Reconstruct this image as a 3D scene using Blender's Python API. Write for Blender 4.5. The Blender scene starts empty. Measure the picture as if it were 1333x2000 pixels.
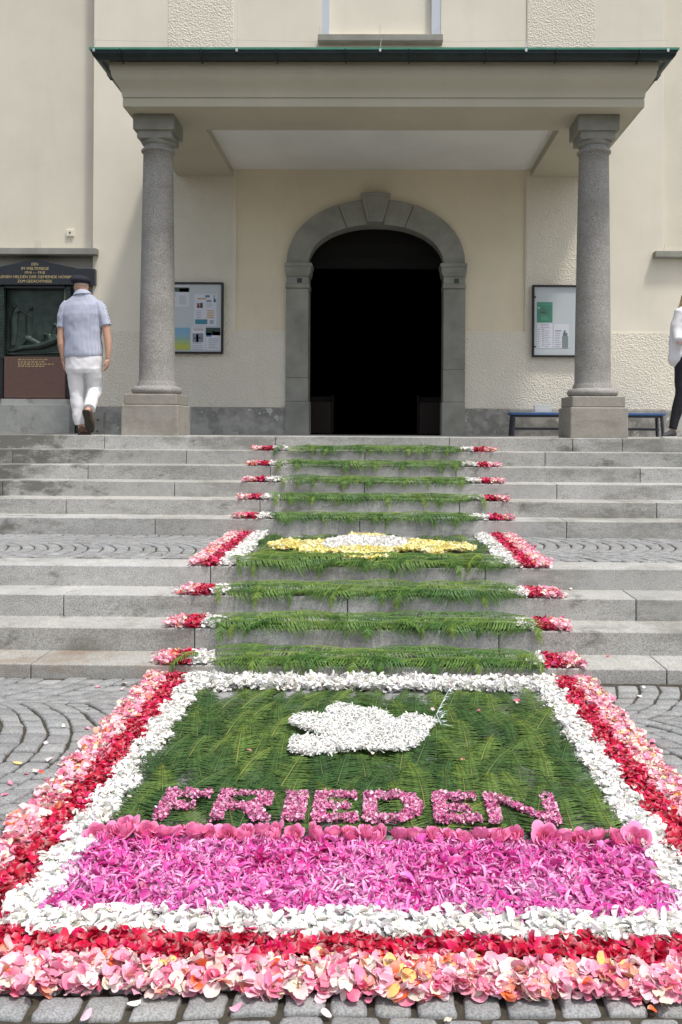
import bpy, bmesh, math, random
import numpy as np
from mathutils import Vector, Matrix, noise as mnoise

random.seed(7); rng = np.random.default_rng(11)
R = math.radians
scene = bpy.context.scene
COL = scene.collection

# ------------------------------------------------------------------ camera
ZC = 1.53; F = 1700.0; YAW = .0125; ROLL = .0058; CX = 716.7; CY = 835.9
cam = bpy.data.cameras.new('camera'); camo = bpy.data.objects.new('camera', cam); COL.objects.link(camo)
cam.sensor_fit = 'VERTICAL'; cam.sensor_height = 36.0; cam.sensor_width = 36.0
cam.lens = 36.0 * F / 2000.0
cam.shift_x = -(CX - 666.5) / 2000.0; cam.shift_y = -(1000.0 - CY) / 2000.0
cam.clip_start = .05; cam.clip_end = 400
camo.matrix_world = Matrix.Translation((0, 0, ZC)) @ Matrix.Rotation(YAW, 4, 'Z') @ Matrix.Rotation(R(90), 4, 'X') @ Matrix.Rotation(ROLL, 4, 'Z')
scene.camera = camo
# ------------------------------------------------------------------ world, sun, exposure
SUND = Vector((-.33, .29, -1.0)).normalized()
w = bpy.data.worlds.new('World'); scene.world = w; w.use_nodes = True
nt = w.node_tree; nt.nodes.clear()
sky = nt.nodes.new('ShaderNodeTexSky'); sky.sky_type = 'NISHITA'; sky.sun_disc = False
sky.sun_elevation = math.asin(-SUND.z); sky.sun_rotation = math.atan2(-SUND.x, -SUND.y)
sky.air_density = 1.0; sky.dust_density = 5.0; sky.ozone_density = .3; sky.altitude = 400
bg = nt.nodes.new('ShaderNodeBackground'); bg.inputs[1].default_value = .15
wo = nt.nodes.new('ShaderNodeOutputWorld')
hs = nt.nodes.new('ShaderNodeHueSaturation'); hs.inputs['Saturation'].default_value = .5   # milky summer haze
nt.links.new(sky.outputs[0], hs.inputs['Color']); nt.links.new(hs.outputs[0], bg.inputs[0]); nt.links.new(bg.outputs[0], wo.inputs[0])
sl = bpy.data.lights.new('sun', 'SUN'); sl.energy = 2.2; sl.angle = R(6.0); sl.color = (1, .955, .90)
so = bpy.data.objects.new('sun', sl); COL.objects.link(so)
so.rotation_euler = SUND.to_track_quat('-Z', 'Y').to_euler(); so.location = (3, -3, 12)
scene.view_settings.view_transform = 'Standard'; scene.view_settings.look = 'None'
scene.view_settings.exposure = 0.36; scene.view_settings.gamma = 1.0
scene.view_settings.use_curve_mapping = False

# ------------------------------------------------------------------ place measured from the photograph
def at(px, py, D):
    dx = px - CX; dy = py - CY
    x = dx + ROLL * dy; y = dy - ROLL * dx
    u = x / F; v = y / F
    k = math.cos(YAW) + u * math.sin(YAW)
    return (D * (u * math.cos(YAW) - math.sin(YAW)) / k, D, ZC - v * D / k)
def gnd(px, py, z=0.0):
    """point on a level plane z seen at a photo pixel"""
    a = at(px, py, 1.0); t = (z - ZC) / (a[2] - ZC)
    return (a[0] * t, t)
def X(px, py, D): return at(px, py, D)[0]
def Z(px, py, D): return at(px, py, D)[2]

ZP = 1.43                      # platform
ZL = .523                      # landing
D0 = 9.75; TR = .33
D5 = D0 - 5 * TR               # 8.10
D6 = 6.285
D9 = D6 - 3 * TR               # 5.295
WALL = 12.50
XL, XR = -9.0, 9.0

# ------------------------------------------------------------------ helpers
def link(name, me, mat=None, parent=None):
    o = bpy.data.objects.new(name, me); COL.objects.link(o)
    if mat is not None:
        if isinstance(mat, (list, tuple)):
            for m in mat: me.materials.append(m)
        elif not me.materials: me.materials.append(mat)
    if parent is not None: o.parent = parent
    return o
def tag(o, label=None, cat=None, group=None, kind=None):
    if label: o['label'] = label
    if cat: o['category'] = cat
    if group: o['group'] = group
    if kind: o['kind'] = kind
    return o
def empty(name, loc=(0, 0, 0), rz=0, **k):
    o = bpy.data.objects.new(name, None); COL.objects.link(o); o.location = loc; o.rotation_euler = (0, 0, rz)
    o.empty_display_size = .1
    return tag(o, **k)
class MB:
    def __init__(s): s.v = []; s.f = []
    def box(s, x0, x1, y0, y1, z0, z1):
        b = len(s.v)
        s.v += [(x0,y0,z0),(x1,y0,z0),(x1,y1,z0),(x0,y1,z0),(x0,y0,z1),(x1,y0,z1),(x1,y1,z1),(x0,y1,z1)]
        s.f += [tuple(b+i for i in q) for q in ((3,2,1,0),(4,5,6,7),(0,1,5,4),(1,2,6,5),(2,3,7,6),(3,0,4,7))]
        return s
    def prism(s, pts, y0, y1):
        """polygon in x,z extruded along y (pts counter-clockwise seen from the front, -y)"""
        b = len(s.v); n = len(pts)
        s.v += [(p[0], y0, p[1]) for p in pts] + [(p[0], y1, p[1]) for p in pts]
        s.f.append(tuple(b+i for i in range(n))); s.f.append(tuple(b+n+i for i in reversed(range(n))))
        for i in range(n):
            j = (i+1) % n; s.f.append((b+j, b+i, b+n+i, b+n+j))
        return s
    def lathe(s, prof, cx, cy, n=48):
        b = len(s.v)
        for r, z in prof:
            for k in range(n):
                a = 2*math.pi*k/n; s.v.append((cx+r*math.cos(a), cy+r*math.sin(a), z))
        m = len(prof)
        for i in range(m-1):
            for k in range(n):
                k2 = (k+1) % n; s.f.append((b+i*n+k, b+i*n+k2, b+(i+1)*n+k2, b+(i+1)*n+k))
        s.f.append(tuple(b+k for k in reversed(range(n)))); s.f.append(tuple(b+(m-1)*n+k for k in range(n)))
        return s
    def tube(s, pts, n=12):
        """pts: (x,y,z,r1[,r2]) ; closed ends, rings turned along the path"""
        P = [Vector(p[:3]) for p in pts]; b = len(s.v); prev = None
        for i, p in enumerate(pts):
            t = (P[min(i+1, len(P)-1)] - P[max(i-1, 0)]).normalized()
            ref = Vector((1, 0, 0)) if prev is None else prev
            if prev is None and abs(t.x) > .8: ref = Vector((0, 1, 0))
            a = (ref - t*ref.dot(t)).normalized(); c = t.cross(a); prev = a
            r1 = p[3]; r2 = p[4] if len(p) > 4 else r1
            for k in range(n):
                g = 2*math.pi*k/n; q = P[i] + a*(r1*math.cos(g)) + c*(r2*math.sin(g)); s.v.append(tuple(q))
        m = len(pts)
        for i in range(m-1):
            for k in range(n):
                k2 = (k+1) % n; s.f.append((b+i*n+k, b+i*n+k2, b+(i+1)*n+k2, b+(i+1)*n+k))
        s.f.append(tuple(b+k for k in reversed(range(n)))); s.f.append(tuple(b+(m-1)*n+k for k in range(n)))
        return s
    def ball(s, c, r, n=12, m=8):
        rx, ry, rz = r if isinstance(r, tuple) else (r, r, r)
        b = len(s.v); s.v.append((c[0], c[1], c[2]-rz))
        for i in range(1, m):
            a = -math.pi/2 + math.pi*i/m
            for k in range(n):
                g = 2*math.pi*k/n; s.v.append((c[0]+rx*math.cos(a)*math.cos(g), c[1]+ry*math.cos(a)*math.sin(g), c[2]+rz*math.sin(a)))
        s.v.append((c[0], c[1], c[2]+rz)); e = len(s.v)-1
        for k in range(n):
            k2 = (k+1) % n; s.f.append((b, b+1+k2, b+1+k)); s.f.append((e, b+1+(m-2)*n+k, b+1+(m-2)*n+k2))
        for i in range(m-2):
            for k in range(n):
                k2 = (k+1) % n; s.f.append((b+1+i*n+k, b+1+i*n+k2, b+1+(i+1)*n+k2, b+1+(i+1)*n+k))
        return s
    def mesh(s, name, smooth=False):
        me = bpy.data.meshes.new(name); me.from_pydata(s.v, [], s.f); me.update()
        if smooth: me.shade_smooth()
        return me
    def build(s, name, mat, parent=None, smooth=False, bevel=0, seg=2):
        o = link(name, s.mesh(name, smooth), mat, parent)
        if bevel:
            m = o.modifiers.new('bevel', 'BEVEL'); m.width = bevel; m.segments = seg; m.limit_method = 'ANGLE'; m.angle_limit = R(40)
        return o
def np_mesh(name, V, Q, C=None, smooth=True, tone=None):
    me = bpy.data.meshes.new(name); k = Q.shape[1]
    me.vertices.add(len(V)); me.vertices.foreach_set('co', V.astype(np.float32).ravel())
    me.loops.add(len(Q)*k); me.loops.foreach_set('vertex_index', Q.astype(np.int32).ravel())
    me.polygons.add(len(Q)); me.polygons.foreach_set('loop_start', np.arange(0, len(Q)*k, k, dtype=np.int32))
    me.polygons.foreach_set('use_smooth', np.full(len(Q), smooth))
    if C is not None:
        a = me.attributes.new('col', 'FLOAT_COLOR', 'POINT')
        cc = np.ones((len(V), 4), np.float32); cc[:, :3] = C; a.data.foreach_set('color', cc.ravel())
    me.update(calc_edges=True); me.validate()
    return me

# ------------------------------------------------------------------ materials
def mat(name):
    m = bpy.data.materials.new(name); m.use_nodes = True; nt = m.node_tree
    b = nt.nodes['Principled BSDF']; return m, nt, b
def N(nt, t, **k):
    n = nt.nodes.new('ShaderNode'+t)
    for a, v in k.items(): setattr(n, a, v)
    return n
def noise_n(nt, scale, detail=4, rough=.6, vec=None, stretch=None):
    tc = N(nt, 'TexCoord'); n = N(nt, 'TexNoise'); n.inputs['Scale'].default_value = scale
    n.inputs['Detail'].default_value = detail; n.inputs['Roughness'].default_value = rough
    src = tc.outputs['Object']
    if stretch:
        mp = N(nt, 'Mapping'); mp.inputs['Scale'].default_value = stretch
        nt.links.new(src, mp.inputs[0]); src = mp.outputs[0]
    nt.links.new(src, n.inputs['Vector']); return n
def ramp(nt, fac, stops):
    r = N(nt, 'ValToRGB'); e = r.color_ramp.elements
    while len(e) < len(stops): e.new(.5)
    for el, (p, c) in zip(e, stops):
        el.position = p; el.color = (c, c, c, 1) if isinstance(c, (int, float)) else (*c, 1)
    nt.links.new(fac, r.inputs[0]); return r
def mix(nt, fac, a, b, mode='MIX'):
    m = N(nt, 'Mix', data_type='RGBA', blend_type=mode)
    if isinstance(fac, (int, float)): m.inputs[0].default_value = fac
    else: nt.links.new(fac, m.inputs[0])
    for i, c in ((6, a), (7, b)):
        if isinstance(c, tuple): m.inputs[i].default_value = (*c, 1)
        else: nt.links.new(c, m.inputs[i])
    return m.outputs[2]
def bump(nt, b, h, strength=.5, dist=.01):
    bp = N(nt, 'Bump'); bp.inputs['Strength'].default_value = strength; bp.inputs['Distance'].default_value = dist
    nt.links.new(h, bp.inputs['Height']); nt.links.new(bp.outputs[0], b.inputs['Normal']); return bp
def plain(name, c, rough=.6, metal=0, nscale=0, namt=.12, bscale=0, bstr=.3, bdist=.003):
    m, nt, b = mat(name); b.inputs['Roughness'].default_value = rough; b.inputs['Metallic'].default_value = metal
    if nscale:
        n = noise_n(nt, nscale, 5)
        lo = tuple(v*(1-namt) for v in c); hi = tuple(min(1, v*(1+namt)) for v in c)
        r = ramp(nt, n.outputs['Fac'], [(.3, lo), (.7, hi)]); nt.links.new(r.outputs[0], b.inputs['Base Color'])
    else: b.inputs['Base Color'].default_value = (*c, 1)
    if bscale:
        n2 = noise_n(nt, bscale, 4); bump(nt, b, n2.outputs['Fac'], bstr, bdist)
    return m
def granite(name, c, speck=.5, stain=None, stain_amt=.5, tone=False, sscale=150):
    """speckled stone: fine salt and pepper grain, large soft weather marks"""
    m, nt, b = mat(name); b.inputs['Roughness'].default_value = .8
    f = noise_n(nt, sscale, 2, .7)
    lo = tuple(v*(1-speck) for v in c); hi = tuple(min(.9, v*(1+speck*.75)) for v in c)
    r = ramp(nt, f.outputs['Fac'], [(.36, lo), (.5, c), (.64, hi)])
    g = noise_n(nt, 1.7, 6, .62); rg = ramp(nt, g.outputs['Fac'], [(.25, .78), (.7, 1.08)])
    col = mix(nt, 1.0, r.outputs[0], rg.outputs[0], 'MULTIPLY')
    g2 = noise_n(nt, 16, 5, .7); rg2 = ramp(nt, g2.outputs['Fac'], [(.3, .86), (.7, 1.06)])
    col = mix(nt, 1.0, col, rg2.outputs[0], 'MULTIPLY')
    if stain and not tone and name == 'step_granite':
        tc = N(nt, 'TexCoord'); sx = N(nt, 'SeparateXYZ'); nt.links.new(tc.outputs['Object'], sx.inputs[0])
        mr = N(nt, 'MapRange'); mr.inputs['From Min'].default_value = -2.7; mr.inputs['From Max'].default_value = -4.3; nt.links.new(sx.outputs[0], mr.inputs['Value'])
        s3 = noise_n(nt, 2.4, 9, .72, stretch=(1, 1, 2.0)); ad = N(nt, 'Math', operation='MULTIPLY_ADD'); nt.links.new(mr.outputs[0], ad.inputs[0]); ad.inputs[1].default_value = .22; nt.links.new(s3.outputs['Fac'], ad.inputs[2])
        r3 = ramp(nt, ad.outputs[0], [(.575, 0.0), (.68, .78)]); col = mix(nt, r3.outputs[0], col, (.10, .10, .08))
    if stain:
        s = noise_n(nt, 1.1, 8, .75, stretch=(1, 1, 3.2)); rs = ramp(nt, s.outputs['Fac'], [(.5, 0.0), (.66, stain_amt)])
        col = mix(nt, rs.outputs[0], col, stain)
    if name.endswith('step_granite'):
        oi = N(nt, 'ObjectInfo'); ro = ramp(nt, oi.outputs['Random'], [(0, (.86, .86, .85)), (.5, (.97, .96, .94)), (1, (1.06, 1.06, 1.07))]); col = mix(nt, 1.0, col, ro.outputs[0], 'MULTIPLY')
    if tone:
        a = N(nt, 'Attribute'); a.attribute_name = 'col'
        col = mix(nt, 1.0, col, a.outputs['Color'], 'MULTIPLY')
    nt.links.new(col, b.inputs['Base Color'])
    h = noise_n(nt, 120, 5, .7); bump(nt, b, h.outputs['Fac'], .5, .003)
    return m
def plaster(name, c, rough_relief=False):
    m, nt, b = mat(name); b.inputs['Roughness'].default_value = .92
    g = noise_n(nt, .9, 6, .6); r = ramp(nt, g.outputs['Fac'], [(.3, tuple(v*.9 for v in c)), (.7, tuple(min(1, v*1.03) for v in c))])
    s = noise_n(nt, 1.2, 6, .7, stretch=(2.2, 1, .35)); rs = ramp(nt, s.outputs['Fac'], [(.5, 1.0), (.85, .93)])
    col = mix(nt, 1.0, r.outputs[0], rs.outputs[0], 'MULTIPLY')
    nt.links.new(col, b.inputs['Base Color'])
    if rough_relief:
        tc = N(nt, 'TexCoord')
        wv = noise_n(nt, 14, 3, .5); mx = N(nt, 'Mix', data_type='VECTOR'); mx.inputs[0].default_value = .05
        nt.links.new(tc.outputs['Object'], mx.inputs[4]); nt.links.new(wv.outputs['Color'], mx.inputs[5])
        v = N(nt, 'TexVoronoi', feature='SMOOTH_F1'); v.inputs['Scale'].default_value = 42; v.inputs['Smoothness'].default_value = .5
        nt.links.new(mx.outputs[1], v.inputs['Vector'])
        n2 = noise_n(nt, 52, 4, .65)
        ad = N(nt, 'Math', operation='ADD'); nt.links.new(v.outputs['Distance'], ad.inputs[0]); nt.links.new(n2.outputs['Fac'], ad.inputs[1])
        bump(nt, b, ad.outputs[0], .75, .013)
    else:
        n2 = noise_n(nt, 60, 5, .6); bump(nt, b, n2.outputs['Fac'], .22, .003)
    return m
def petal_mat(name, trans=.35, rough=.55):
    m, nt, b = mat(name); a = N(nt, 'Attribute'); a.attribute_name = 'col'
    n = noise_n(nt, 90, 3, .6); r = ramp(nt, n.outputs['Fac'], [(.3, .91), (.7, 1.05)])
    col = mix(nt, 1.0, a.outputs['Color'], r.outputs[0], 'MULTIPLY')
    nt.links.new(col, b.inputs['Base Color']); b.inputs['Roughness'].default_value = rough
    b.inputs['Specular IOR Level'].default_value = .3
    t = N(nt, 'BsdfTranslucent'); nt.links.new(col, t.inputs[0])
    ms = N(nt, 'MixShader'); ms.inputs[0].default_value = trans
    nt.links.new(b.outputs[0], ms.inputs[1]); nt.links.new(t.outputs[0], ms.inputs[2])
    nt.links.new(ms.outputs[0], nt.nodes['Material Output'].inputs[0])
    return m
def fern_mat(name, c1, c2):
    m, nt, b = mat(name); a = N(nt, 'Attribute'); a.attribute_name = 'col'
    oi = N(nt, 'ObjectInfo'); n = noise_n(nt, 9, 3)
    ad = N(nt, 'Math', operation='ADD'); nt.links.new(oi.outputs['Random'], ad.inputs[0]); nt.links.new(n.outputs['Fac'], ad.inputs[1])
    hf = N(nt, 'Math', operation='MULTIPLY'); nt.links.new(ad.outputs[0], hf.inputs[0]); hf.inputs[1].default_value = .5
    r = ramp(nt, hf.outputs[0], [(.28, c1), (.80, c2)])
    col = mix(nt, 1.0, r.outputs[0], a.outputs['Color'], 'MULTIPLY')
    nt.links.new(col, b.inputs['Base Color']); b.inputs['Roughness'].default_value = .5
    b.inputs['Specular IOR Level'].default_value = .35
    t = N(nt, 'BsdfTranslucent'); nt.links.new(col, t.inputs[0])
    ms = N(nt, 'MixShader'); ms.inputs[0].default_value = .25
    nt.links.new(b.outputs[0], ms.inputs[1]); nt.links.new(t.outputs[0], ms.inputs[2])
    nt.links.new(ms.outputs[0], nt.nodes['Material Output'].inputs[0])
    return m
def peeling(name, c, c2, c3):
    """cement plinth with damp blotches and flaking paint"""
    m, nt, b = mat(name); b.inputs['Roughness'].default_value = .85
    n = noise_n(nt, 1.8, 7, .65); r = ramp(nt, n.outputs['Fac'], [(.40, c), (.52, c2), (.60, c)])
    n2 = noise_n(nt, 3.2, 9, .7); r2 = ramp(nt, n2.outputs['Fac'], [(.60, 0.0), (.62, .8)])
    col = mix(nt, r2.outputs[0], r.outputs[0], c3)
    nt.links.new(col, b.inputs['Base Color']); bump(nt, b, n2.outputs['Fac'], .5, .01)
    return m
M = {}
M['granite'] = granite('step_granite', (.44, .44, .42), .40, (.13, .13, .10), .62)
M['granite_low'] = granite('rusty_step_granite', (.40, .40, .375), .42, (.20, .12, .06), .6)
M['cobble'] = granite('cobble_granite', (.275, .28, .282), .34, None, 0, True)
M['column'] = granite('column_granite', (.33, .32, .30), .60, (.16, .155, .13), .35, sscale=150)
M['sandstone'] = plain('grey_sandstone', (.27, .27, .235), .85, 0, 3.0, .22, 70, .4, .004)
M['pedestal'] = granite('pedestal_stone', (.33, .31, .27), .16, (.17, .14, .10), .6)
M['entab'] = plaster('entablature_paint', (.50, .475, .37))
M['smooth'] = plaster('cream_plaster', (.78, .735, .62))
M['rough'] = plaster('rough_cream_plaster', (.78, .735, .62), True)
M['centre'] = plaster('shade_tinted_cream_plaster', (.77, .69, .525))  # cream warmed towards ochre: the porch's shade put into the wall colour
M['ceil'] = plaster('white_ceiling', (.78, .78, .76))
M['recess'] = plaster('grey_cream_plaster', (.72, .675, .565))
M['cement'] = plaster('grey_cement', (.56, .55, .49))
M['plinth'] = peeling('plinth_cement', (.41, .40, .37), (.22, .215, .20), (.60, .59, .55))
M['paleblue'] = plain('pale_blue_paint', (.56, .60, .66), .8)
M['gutter'] = plain('black_green_gutter', (.018, .030, .030), .42, .3, 6, .3)
M['copper'] = plain('green_copper', (.07, .30, .20), .6, 0, 5, .2)
M['roofing'] = plain('weathered_roof_sheet', (.17, .165, .15), .7, 0, 5, .2)
M['steel'] = plain('galvanised_steel', (.55, .57, .58), .4, .7)
M['wire'] = plain('thin_wire', (.25, .25, .25), .5, .6)
M['dirt'] = plain('joint_dirt', (.050, .043, .030), .95, 0, 25, .5, 150, .6, .005)
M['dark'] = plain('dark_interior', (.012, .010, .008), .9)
M['lunette_wood'] = plain('old_dark_oak', (.0035, .003, .0025), .9)  # near-black wood for the lunette and its rails
M['pew'] = plain('red_brown_pew_wood', (.035, .014, .008), .5)
M['wood'] = plain('dark_wood', (.012, .007, .004), .6, 0, 12, .3)
M['black'] = plain('black_polished_stone', (.014, .016, .022), .22, 0, 40, .3)
M['basegrey'] = peeling('weathered_base_stone', (.33, .34, .325), (.27, .28, .27), (.20, .20, .19))
M['bronze'] = plain('green_black_bronze', (.035, .055, .045), .42, .35, 9, .4, 30, .4, .004)
M['redstone'] = plain('red_brown_granite', (.105, .058, .048), .35, 0, 90, .35)
M['gold'] = plain('gold_letters', (.55, .44, .22), .45, .2)
M['petal'] = petal_mat('flower_petal', .22); M['petalw'] = petal_mat('white_petal', .24)
M['fern'] = fern_mat('fern_leaf', (.042, .100, .028), (.122, .200, .042))
M['fernb'] = fern_mat('bright_fern_leaf', (.058, .150, .030), (.150, .250, .045))

# ------------------------------------------------------------------ cobbles
def arcs(x0, x1, y0, y1, span, phase, step=.122, R0=None):
    """stones laid in arcs that bulge towards +x: list of corner quads"""
    out = []; hs = span/2; R0 = R0 or span*.62
    nb0 = int(math.floor((y0-phase)/span))-1; nb1 = int(math.ceil((y1-phase)/span))+1
    half = math.asin(min(.98, hs/R0)); nseg = max(4, int(round(2*half*R0/step)))
    sag = lambda v: math.sqrt(max(0, R0*R0-v*v)) - R0
    for b in range(nb0, nb1+1):
        cy = phase + b*span
        k0 = int((x0-1.2)/step)-2; k1 = int((x1+1.2)/step)+6
        vs = [hs*math.sin(half*(2*j/nseg-1))/math.sin(half) for j in range(nseg+1)]
        for k in range(k0, k1):
            rj = random.Random(k*977+b*31); off = rj.uniform(-.5, .5)*.6*step
            def vv(j, kk):
                if j in (0, nseg): return vs[j]
                rr = random.Random(k*131+j*17+b*7)
                return vs[j] + off*.8 + rr.uniform(-.016, .016)
            def xj(kk, j): rr = random.Random(kk*311+j*53+b*19); return rr.uniform(-.011, .011)
            for j in range(nseg):
                v0, v1 = vv(j, k), vv(j+1, k)
                q = [(k*step+sag(v0)+xj(k, j), cy+v0), ((k+1)*step+sag(v0)+xj(k+1, j), cy+v0+rj.uniform(-.012, .012)), ((k+1)*step+sag(v1)+xj(k+1, j+1), cy+v1+rj.uniform(-.008, .008)), (k*step+sag(v1)+xj(k, j+1), cy+v1)]
                mx = sum(p[0] for p in q)/4; my = sum(p[1] for p in q)/4
                if x0 <= mx <= x1 and y0+.02 <= my <= y1-.02:
                    out.append([(min(max(p[0], x0), x1), min(max(p[1], y0+.006), y1-.006)) for p in q])
    return out
def rows(x0, x1, y0, y1, n):
    out = []; dy = (y1-y0)/n
    for r in range(n):
        x = x0 - random.random()*.1
        wv = lambda x, r: y0 + r*dy + .022*math.sin(x*1.9+.6) + .008*math.sin(x*6.1+r)
        while x < x1:
            wd = random.uniform(.112, .148); s = random.uniform(-.006, .006)
            q = [(x, wv(x, r)), (x+wd, wv(x+wd, r)), (x+wd+s, wv(x+wd, r+1)), (x+s, wv(x, r+1))]
            if not (r == n-1 or r == 0): pass
            out.append([(p[0], min(max(p[1], y0+ (0 if r else -.03)), y1+.03)) for p in q]); x += wd
    return out
def stone(q, z, joint=.0065, detail=3):
    """rounded, slightly domed sett; returns verts, faces, local centre"""
    cx = sum(p[0] for p in q)/4; cy = sum(p[1] for p in q)/4
    pts = []
    if cy < 2.6: joint = .009
    for i in range(4):
        p = Vector(q[i]); a = Vector(q[i-1]); b = Vector(q[(i+1) % 4])
        c = Vector((cx, cy)); la = (a-p).length; lb = (b-p).length
        if la < .01 or lb < .01: pts.append(p); continue
        da = (a-p)/la; db = (b-p)/lb; p = p + (da+db)*joint
        r = random.uniform(.007, .020); r = min(r, la*.3, lb*.3)
        if detail == 3:
            pts += [p+da*r, p+(da+db)*r*.28, p+db*r]
            pts.append(p + db*(lb*.5-joint) + (da*random.uniform(-.003, .004)))
        else: pts += [p+da*r, p+db*r]
    n = len(pts); dz = random.uniform(-.004, .004); tx = random.uniform(-.025, .025); ty = random.uniform(-.025, .025)
    V = []; Fc = []
    cc = Vector((cx, cy))
    for sc, zz in ((1.0, -.035), (1.0, -.009), (.93, -.001), (.78, .0012)):
        for p in pts:
            d = (p-cc)*sc; V.append((d.x, d.y, z+zz+dz+d.x*tx+d.y*ty))
    V.append((0, 0, z+.0025+dz))
    for l in range(3):
        for i in range(n):
            j = (i+1) % n; Fc.append((l*n+i, l*n+j, (l+1)*n+j, (l+1)*n+i))
    for i in range(n): Fc.append((3*n+i, 3*n+(i+1) % n, 4*n))
    return V, Fc, (cx, cy)
def fix(q):
    a = sum(q[i][0]*q[(i+1) % 4][1]-q[(i+1) % 4][0]*q[i][1] for i in range(4))
    return q if a > 0 else q[::-1]
def vis(cx, cy, z, cov):
    px = 738 + F*cx/cy; py = CY + F*(ZC-z)/cy
    return -60 < px < 1390 and py < 2040 and not cov(cx, cy)
def lay(quads, z, parent, cov, lim=300):
    sc = []
    for q in quads:
        q = fix(q); a = abs(sum(q[i][0]*q[(i+1) % 4][1]-q[(i+1) % 4][0]*q[i][1] for i in range(4)))/2
        if a < .0022: continue
        cx = sum(p[0] for p in q)/4; cy = sum(p[1] for p in q)/4
        sc.append((0 if cy > .5 and vis(cx, cy, z, cov) else 1, cy, q))
    sc.sort(key=lambda s: (s[0], s[1]))
    big = MB(); tones = []
    for i, (hid, cy, q) in enumerate(sc):
        near = i < lim and not hid
        V, Fc, c = stone(q, 0, detail=3 if near else 2)
        t = random.gauss(1, .075); wt = (t*random.uniform(.985, 1.015), t, t*random.uniform(.97, 1.01))
        if near:
            me = bpy.data.meshes.new('cobblestone'); me.from_pydata(V, [], Fc); me.shade_smooth()
            a = me.attributes.new('col', 'FLOAT_COLOR', 'POINT'); a.data.foreach_set('color', list((*wt, 1))*len(V))
            o = link('cobblestone', me, M['cobble'], parent); o.location = (c[0], c[1], z)
        else:
            b = len(big.v); big.v += [(v[0]+c[0], v[1]+c[1], v[2]+z) for v in V]; big.f += [tuple(b+i for i in f) for f in Fc]
            tones += list((*wt, 1))*len(V)
    me = big.mesh('distant_cobbles', True); a = me.attributes.new('col', 'FLOAT_COLOR', 'POINT'); a.data.foreach_set('color', tones)
    o = link('distant_cobbles', me, M['cobble'], parent); o['kind'] = 'stuff'

# ------------------------------------------------------------------ ground
gb = MB(); gb.v = [(-60, -60, -.012), (60, -60, -.012), (60, 60, -.012), (-60, 60, -.012)]; gb.f = [(0, 1, 2, 3)]
ground = gb.build('ground', M['dirt']); tag(ground, kind='structure')
CW = [-1.375, -1.265, -1.16, -1.04, .955, 1.075, 1.185, 1.30]     # lanes: pink|red|white|green|white|red|pink
FR = [2.33, 2.46, 2.57, 2.69]                                    # front bands
covg = lambda x, y: CW[0]+.05 < x < CW[7]-.05 and y > FR[0]+.05
qs = rows(-3.6, 3.6, 1.93, 2.47, 5)
qs += arcs(-3.6, -.6, 2.49, D9-.004, 1.55, 4.02) + arcs(-.6, 3.6, 2.49, D9-.004, 1.60, 5.42-1.6*2)
qs += arcs(-3.6, 3.6, .1, 1.92, 1.5, .2)
lay(qs, 0, ground, covg)
ld = MB().box(XL, XR, D6+.34, D5+.02, .1, ZL-.010)
landing = ld.build('landing_paving', M['dirt']); tag(landing, kind='structure')
covl = lambda x, y: CW[0]+.05 < x < CW[7]-.05
ql = arcs(-3.9, 0, D6+.345, D5-.004, 1.06, 6.98, .112, .62) + arcs(0, 3.9, D6+.345, D5-.004, 1.06, 7.62, .112, .62)
lay(ql, ZL, landing, covl)

# ------------------------------------------------------------------ stairs
stairs = empty('staircase'); tag(stairs, kind='structure')
core = MB()
edges = []   # (D of front edge, z of tread, depth)
z = ZP
for i in range(6): edges.append((D0-TR*i, ZP-.151*i))
edges.append((D6, ZL))
for i in range(3): edges.append((D6-TR*(i+1), ZL-.149*(i+1)))
rowpx = [848, 878, 909, 942, 976, 1013, 1104, 1162, 1226, 1299]
joints = [[204, 538, 878, 1119, 1216], [25, 364, 713, 1065], [172, 528, 891, 1251], [341, 712, 1088], [129, 508, 898, 1283],
          [303, 703, 1107], [-150, 411, 948], [124, 679, 1243], [-140, 380, 975], [60, 690, 1303]]
for i, (D, zt) in enumerate(edges):
    js = sorted(X(p, rowpx[i]+10, D) for p in joints[i])
    while js[0] > XL+1: js.insert(0, js[0]-random.uniform(1.7, 2.3))
    while js[-1] < XR-1: js.append(js[-1]+random.uniform(1.7, 2.3))
    xs = [XL]+js+[XR]
    zb = zt-.151-.02 if i < 9 else -.1
    dep = 1.1 if i == 0 else (.335 if i == 6 else TR+.03)
    for a, b in zip(xs, xs[1:]):
        jy = random.uniform(-.002, .002); jz = random.uniform(-.0015, .0015)
        m = MB().box(a+.0028, b-.0028, D+jy, D+dep, zb+.006, zt+jz)
        o = m.build('step_block', M['granite_low'] if i == 9 else M['granite'], stairs, bevel=.007, seg=2)
    core.box(XL, XR, D+.05, D+dep+.3, zb-.2, zt-.015)
core.build('stair_core', M['dirt'], stairs)
pl = MB().box(XL, XR, D0+1.1, WALL+.35, ZP-.15, ZP-.002).build('platform', M['granite']); tag(pl, kind='structure')

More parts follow.
